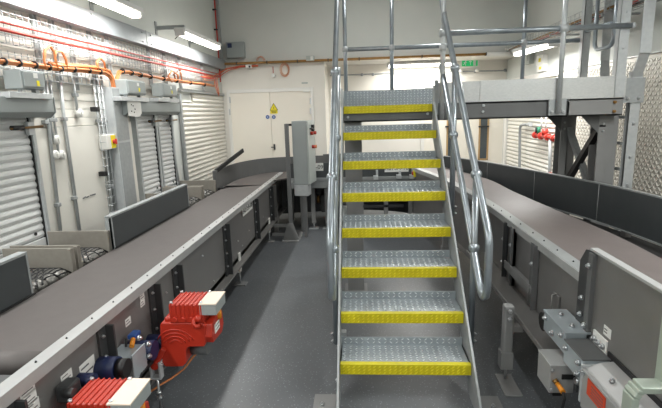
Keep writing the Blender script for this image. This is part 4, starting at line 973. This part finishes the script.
sx = thing('sensor_box', (.94, 2.13, .31), 'light grey sensor box with an orange tipped probe', 'box')
MB().box((.885, 2.055, .31), (1.0, 2.205, .452), .003).build('case', 'silver', sx)
MB().box((.883, 2.052, .448), (1.003, 2.208, .457), .002).build('lid', 'silver', sx)
bolts(sx, [(.895, 2.055, .33), (.895, 2.055, .43)], (0, -1, 0), .008)
q = at(557, 383, y=2.04); q2 = at(563, 392, y=1.98)
MB().tube([q, q2], [.011, .0125], 12).build('probe', 'orange_plastic', sx); MB().cyl(q + Vector((-.008, .012, .01)), q, .013, 12).build('probe_tip', 'brass', sx)
MB().tube([q2, q2 + Vector((.004, -.01, -.03)), q2 + Vector((.0, .0, -.1)), q2 + Vector((-.01, .03, -.16))], .007, 8).build('probe_cable', 'rubber', sx)
MB().box((.94, 2.05, .385), (1.0, 2.056, .41)).build('slot', 'black', sx)
MB().tube([(1.0, 2.05, .385), (1.03, 1.98, .40)], .012, 10).tube([(1.005, 2.04, .387), (1.013, 2.02, .391)], .02, 10).build('plunger', 'zinc', sx)
MB().box((.92, 2.09, .27), (.97, 2.17, .31), .003).build('gland', 'black', sx)
MB().box((1.0, 2.03, .33), (1.08, 2.2, .45), .003).build('mount', 'rib', sx)

# pale arm in the corner
q0 = at(626, 412, y=1.40); q1 = at(628, 391, y=1.40); q2 = at(637, 386, y=1.40); q3 = at(675, 382, y=1.40)
ar = thing('bent_bracket', (q2.x, 1.4, q0.z), 'pale grey green bent arm in the lower right corner', 'bracket')
P = [Vector((q0.x + .01, 1.4, q0.z - .15)), Vector((q0.x + .01, 1.4, q1.z - .01)), Vector((q0.x + .02, 1.4, q1.z + .005)), Vector((q2.x, 1.4, q2.z)), Vector((q3.x, 1.4, q2.z + .0))]
b = MB()
for u, v in zip(P, P[1:]): b.bar(u, v, .06, .022, (0, 0, 1) if abs((v - u).normalized().z) < .8 else (1, 0, 0), .004)
b.build('arm', 'olive', ar)
qa = at(657, 386, y=1.42); MB().box((qa.x, 1.40, qa.z), (qa.x + .03, 1.44, 1.02), .005).build('upright', 'olive', ar)

# ------------------------------------------------------------------ red gearmotors on the left conveyor
def gearmotor(O, label):
    """far motor's measurements, moved by O for the near one"""
    O = Vector(O); y = 2.2
    t = thing('gearmotor', Vector((-.95, 2.3, .35)) + O, label, 'motor', 'red gearmotors on the left conveyor')
    def V(*p): return Vector(p) + O
    def bx(lo, hi, bev, nm, m_, par=t): return MB().box(V(*lo), V(*hi), bev).build(nm, m_, par)
    # ribbed cooling head
    hd = bx((-1.02, y, .60), (-.835, y + .17, .705), .006, 'cooling_head', 'red')
    for k in range(8):
        x = -1.008 + .161 * k / 7
        bx((x - .004, y - .004, .635), (x + .004, y + .172, .710), .003, 'fin', 'red', hd)
    for fx in (-1.008, -.847):
        for fy in (y + .012, y + .158): MB().cyl(V(fx, fy, .705), V(fx, fy, .717), .008, 8).build('screw', 'zinc', hd)
    # terminal box with pale lid
    bx((-.855, y - .002, .645), (-.765, y + .165, .703), .004, 'terminal_box', 'grey_case')
    bx((-.857, y - .005, .703), (-.763, y + .168, .711), .002, 'terminal_lid', 'cream_plate')
    # gear housing
    P = [(-1.078, .585), (-1.07, .602), (-.85, .602), (-.833, .585), (-.838, .48), (-.85, .465), (-.935, .463), (-.95, .44), (-.953, .37), (-.975, .348), (-1.07, .346), (-1.088, .365)]
    gh = MB().hull([(a + O.x, b + O.z) for a, b in P], 'y', y + O.y, y + .23 + O.y, .006).build('gear_housing', 'red', t)
    bx((-1.06, y + .02, .598), (-.84, y + .2, .622), .008, 'housing_top', 'red', gh)
    for rr in (.03, .05, .07, .09):
        MB().tube([V(-1.0 + rr * 1.15 * math.cos(R(a)), y - .001, .475 + rr * math.sin(R(a))) for a in range(20, 161, 14)], .0035, 6).build('housing_rib', 'red', gh)
    for x in (-.99, -.945, -.90): MB().cyl(V(x, y - .01, .622), V(x, y + .03, .622), .013, 10).build('boss', 'red', gh)
    MB().tube([V(-.875, y - .008, .635), V(-.885, y - .022, .612), V(-.872, y - .024, .592), V(-.855, y - .014, .595)], .013, 10).ball(V(-.862, y - .01, .632), .02).build('lifting_eye', 'red', gh)
    # end cover facing the aisle
    MB().hull([(y + .02 + O.y, .48 + O.z), (y + .0 + O.y, .52 + O.z), (y + .02 + O.y, .585 + O.z), (y + .10 + O.y, .615 + O.z), (y + .2 + O.y, .585 + O.z), (y + .21 + O.y, .50 + O.z), (y + .17 + O.y, .465 + O.z)], 'x', -.84 + O.x, -.80 + O.x, .005).build('end_cover', 'red', gh)
    bx((-.801, y + .05, .515), (-.797, y + .13, .565), .001, 'rating_plate', 'sign_white', gh)
    for k in (0, 1): bx((-.798, y + .06, .53 + k * .02), (-.7965, y + .12, .535 + k * .02), 0, 'plate_print', 'faded_ink', gh)
    MB().cyl(V(-.95, y + .10, .415), V(-.86, y + .10, .415), .045, 18).build('shaft_cover', 'guard_mid', t)
    MB().cyl(V(-.80, y + .13, .62), V(-.80, y + .13, .66), .012, 10).cyl(V(-.80, y + .13, .57), V(-.80, y + .13, .62), .018, 10).build('gland', 'orange_plastic', t)
    MB().cyl(V(-1.2 - min(0, O.x), y + .1, .44), V(-1.08, y + .1, .44), .042, 16).build('shaft', 'blue', t)
    # torque arm and fork
    MB().bar(V(-1.065, y - .005, .46), V(-1.115, y - .015, .375), .03, .03, bev=.008).cyl(V(-1.115, y - .035, .37), V(-1.115, y + .005, .37), .022, 12).build('torque_arm', 'red', t)
    f = V(-1.115, y - .015, .37)
    MB().box(f + Vector((-.03, -.02, -.07)), f + Vector((-.02, .02, .02)), .002).box(f + Vector((.02, -.02, -.07)), f + Vector((.03, .02, .02)), .002).box(f + Vector((-.03, -.02, -.08)), f + Vector((.03, .02, -.068)), .002).build('fork', 'galv', t)
    MB().cyl(f + Vector((0, 0, -.26)), f + Vector((0, 0, -.075)), .007, 8).build('fork_rod', 'zinc', t); MB().cyl(f + Vector((-.04, 0, 0)), f + Vector((.04, 0, 0)), .008, 8).build('fork_pin', 'zinc', t)
    for zz in (-.16, -.19): MB().cyl(f + Vector((0, 0, zz)), f + Vector((0, 0, zz - .012)), .015, 6).build('nut', 'zinc', t)
    return t
gearmotor((0, 0, 0), 'red gearmotor with pale lid, fully in view beside conveyor')
gearmotor((-.112, -.708, -.09), 'red gearmotor cut off by the bottom edge, nearest')
# orange motor lead
b = MB().tube([at(150, 392, y=2.2), at(160, 385, y=2.24), at(172, 378, y=2.3), at(184, 369, y=2.36), at(193, 357, y=2.42), at(200, 350, y=2.44)], .006, 8)
single('motor_lead', b, 'orange', at(160, 385, y=2.24), 'thin orange lead looping under the far red gearmotor', 'cable')

# take-up bearing gear between the motors
bu = thing('bearing_block', (-1.17, 1.95, .4), 'blue and black bearing with zinc bracket between the red motors', 'bearing')
def L1(px, py, x=-1.14): return at(px, py, x=x)
c = L1(116, 368)
MB().cyl((FX + .005, c.y, c.z), (-1.13, c.y, c.z), .052, 22).build('bearing', 'blue', bu); MB().cyl((-1.13, c.y, c.z), (-1.085, c.y, c.z), .043, 22).build('end_cap', 'black', bu)
a = L1(131, 358, -1.1); b_ = L1(144, 345, -1.1)
MB().hull([(a.y, a.z + .01), (b_.y, b_.z + .01), (b_.y, b_.z - .11), (a.y, a.z - .13)], 'x', -1.10, -1.094).box((FX + .005, a.y, b_.z - .005), (-1.094, b_.y, b_.z + .004)).build('bracket', 'zinc_plate', bu)
c = L1(151, 350, -1.1); MB().cyl((FX + .005, c.y, c.z), (-1.08, c.y, c.z), .05, 18).build('shaft_end', 'blue', bu)
bolts(bu, [L1(x_, y_, -1.09) for x_, y_ in ((147, 344), (148, 356), (138, 338))], (1, 0, 0), .013)
c = L1(133, 336, -1.16); MB().box(c + Vector((-.02, -.02, -.01)), c + Vector((.02, .045, .012)), .004).build('connector', 'sign_blue', bu); MB().tube([c + Vector((.01, -.02, -.005)), c + Vector((.02, -.06, -.025))], .012, 10).build('plug', 'orange_plastic', bu); MB().tube([c + Vector((-.02, -.03, .0)), c + Vector((-.02, -.05, -.08)), c + Vector((-.02, -.04, -.17))], .006, 8).build('lead', 'rubber', bu)
c = L1(90, 380, -1.17); MB().cyl((FX + .005, c.y, c.z), (-1.15, c.y, c.z), .03, 16).build('shaft_end', 'blue', bu)
c = L1(69, 388, -1.17); MB().box(c + Vector((-.04, -.03, -.05)), c + Vector((.02, .05, .02)), .01).cyl(c + Vector((.0, -.03, 0)), c + Vector((.04, -.03, 0)), .018, 10).build('tensioner', 'rib', bu)
b = MB()
for k in range(3): b.tube([L1(128 + k * 3, 384 - k, -1.12), L1(140 + k * 2, 374 - k * 2, -1.1), L1(152, 362 - k * 2, -1.12)], .01, 8)
b.build('hoses', 'rubber', bu)

# ------------------------------------------------------------------ camera, world, view
w = bpy.data.worlds.new('room'); S.world = w; w.use_nodes = True
w.node_tree.nodes['Background'].inputs[0].default_value = (.9, .95, 1, 1); w.node_tree.nodes['Background'].inputs[1].default_value = .05
cam = bpy.data.cameras.new('camera'); co = bpy.data.objects.new('camera', cam); COL.objects.link(co)
cam.sensor_width = 36; cam.lens = FPX / 662 * 36; cam.clip_start = .05
def wv(v): return Vector((v.x, v.y, v.z))
# world axes from the solve: world x = rt, y = fw, z = -dn (in picture space x right, y down, z ahead)
Rw = Matrix((rt, fw, -dn))            # picture vector -> world vector
Xc = Rw @ Vector((1, 0, 0)); Yc = Rw @ Vector((0, -1, 0)); Zc = Rw @ Vector((0, 0, -1))
co.matrix_world = Matrix.Translation((0, 0, HC)) @ Matrix((Xc, Yc, Zc)).transposed().to_4x4()
S.camera = co
vs = S.view_settings; vs.view_transform = 'Standard'; vs.look = 'None'; vs.exposure = 0.0; vs.gamma = 1; vs.use_curve_mapping = False
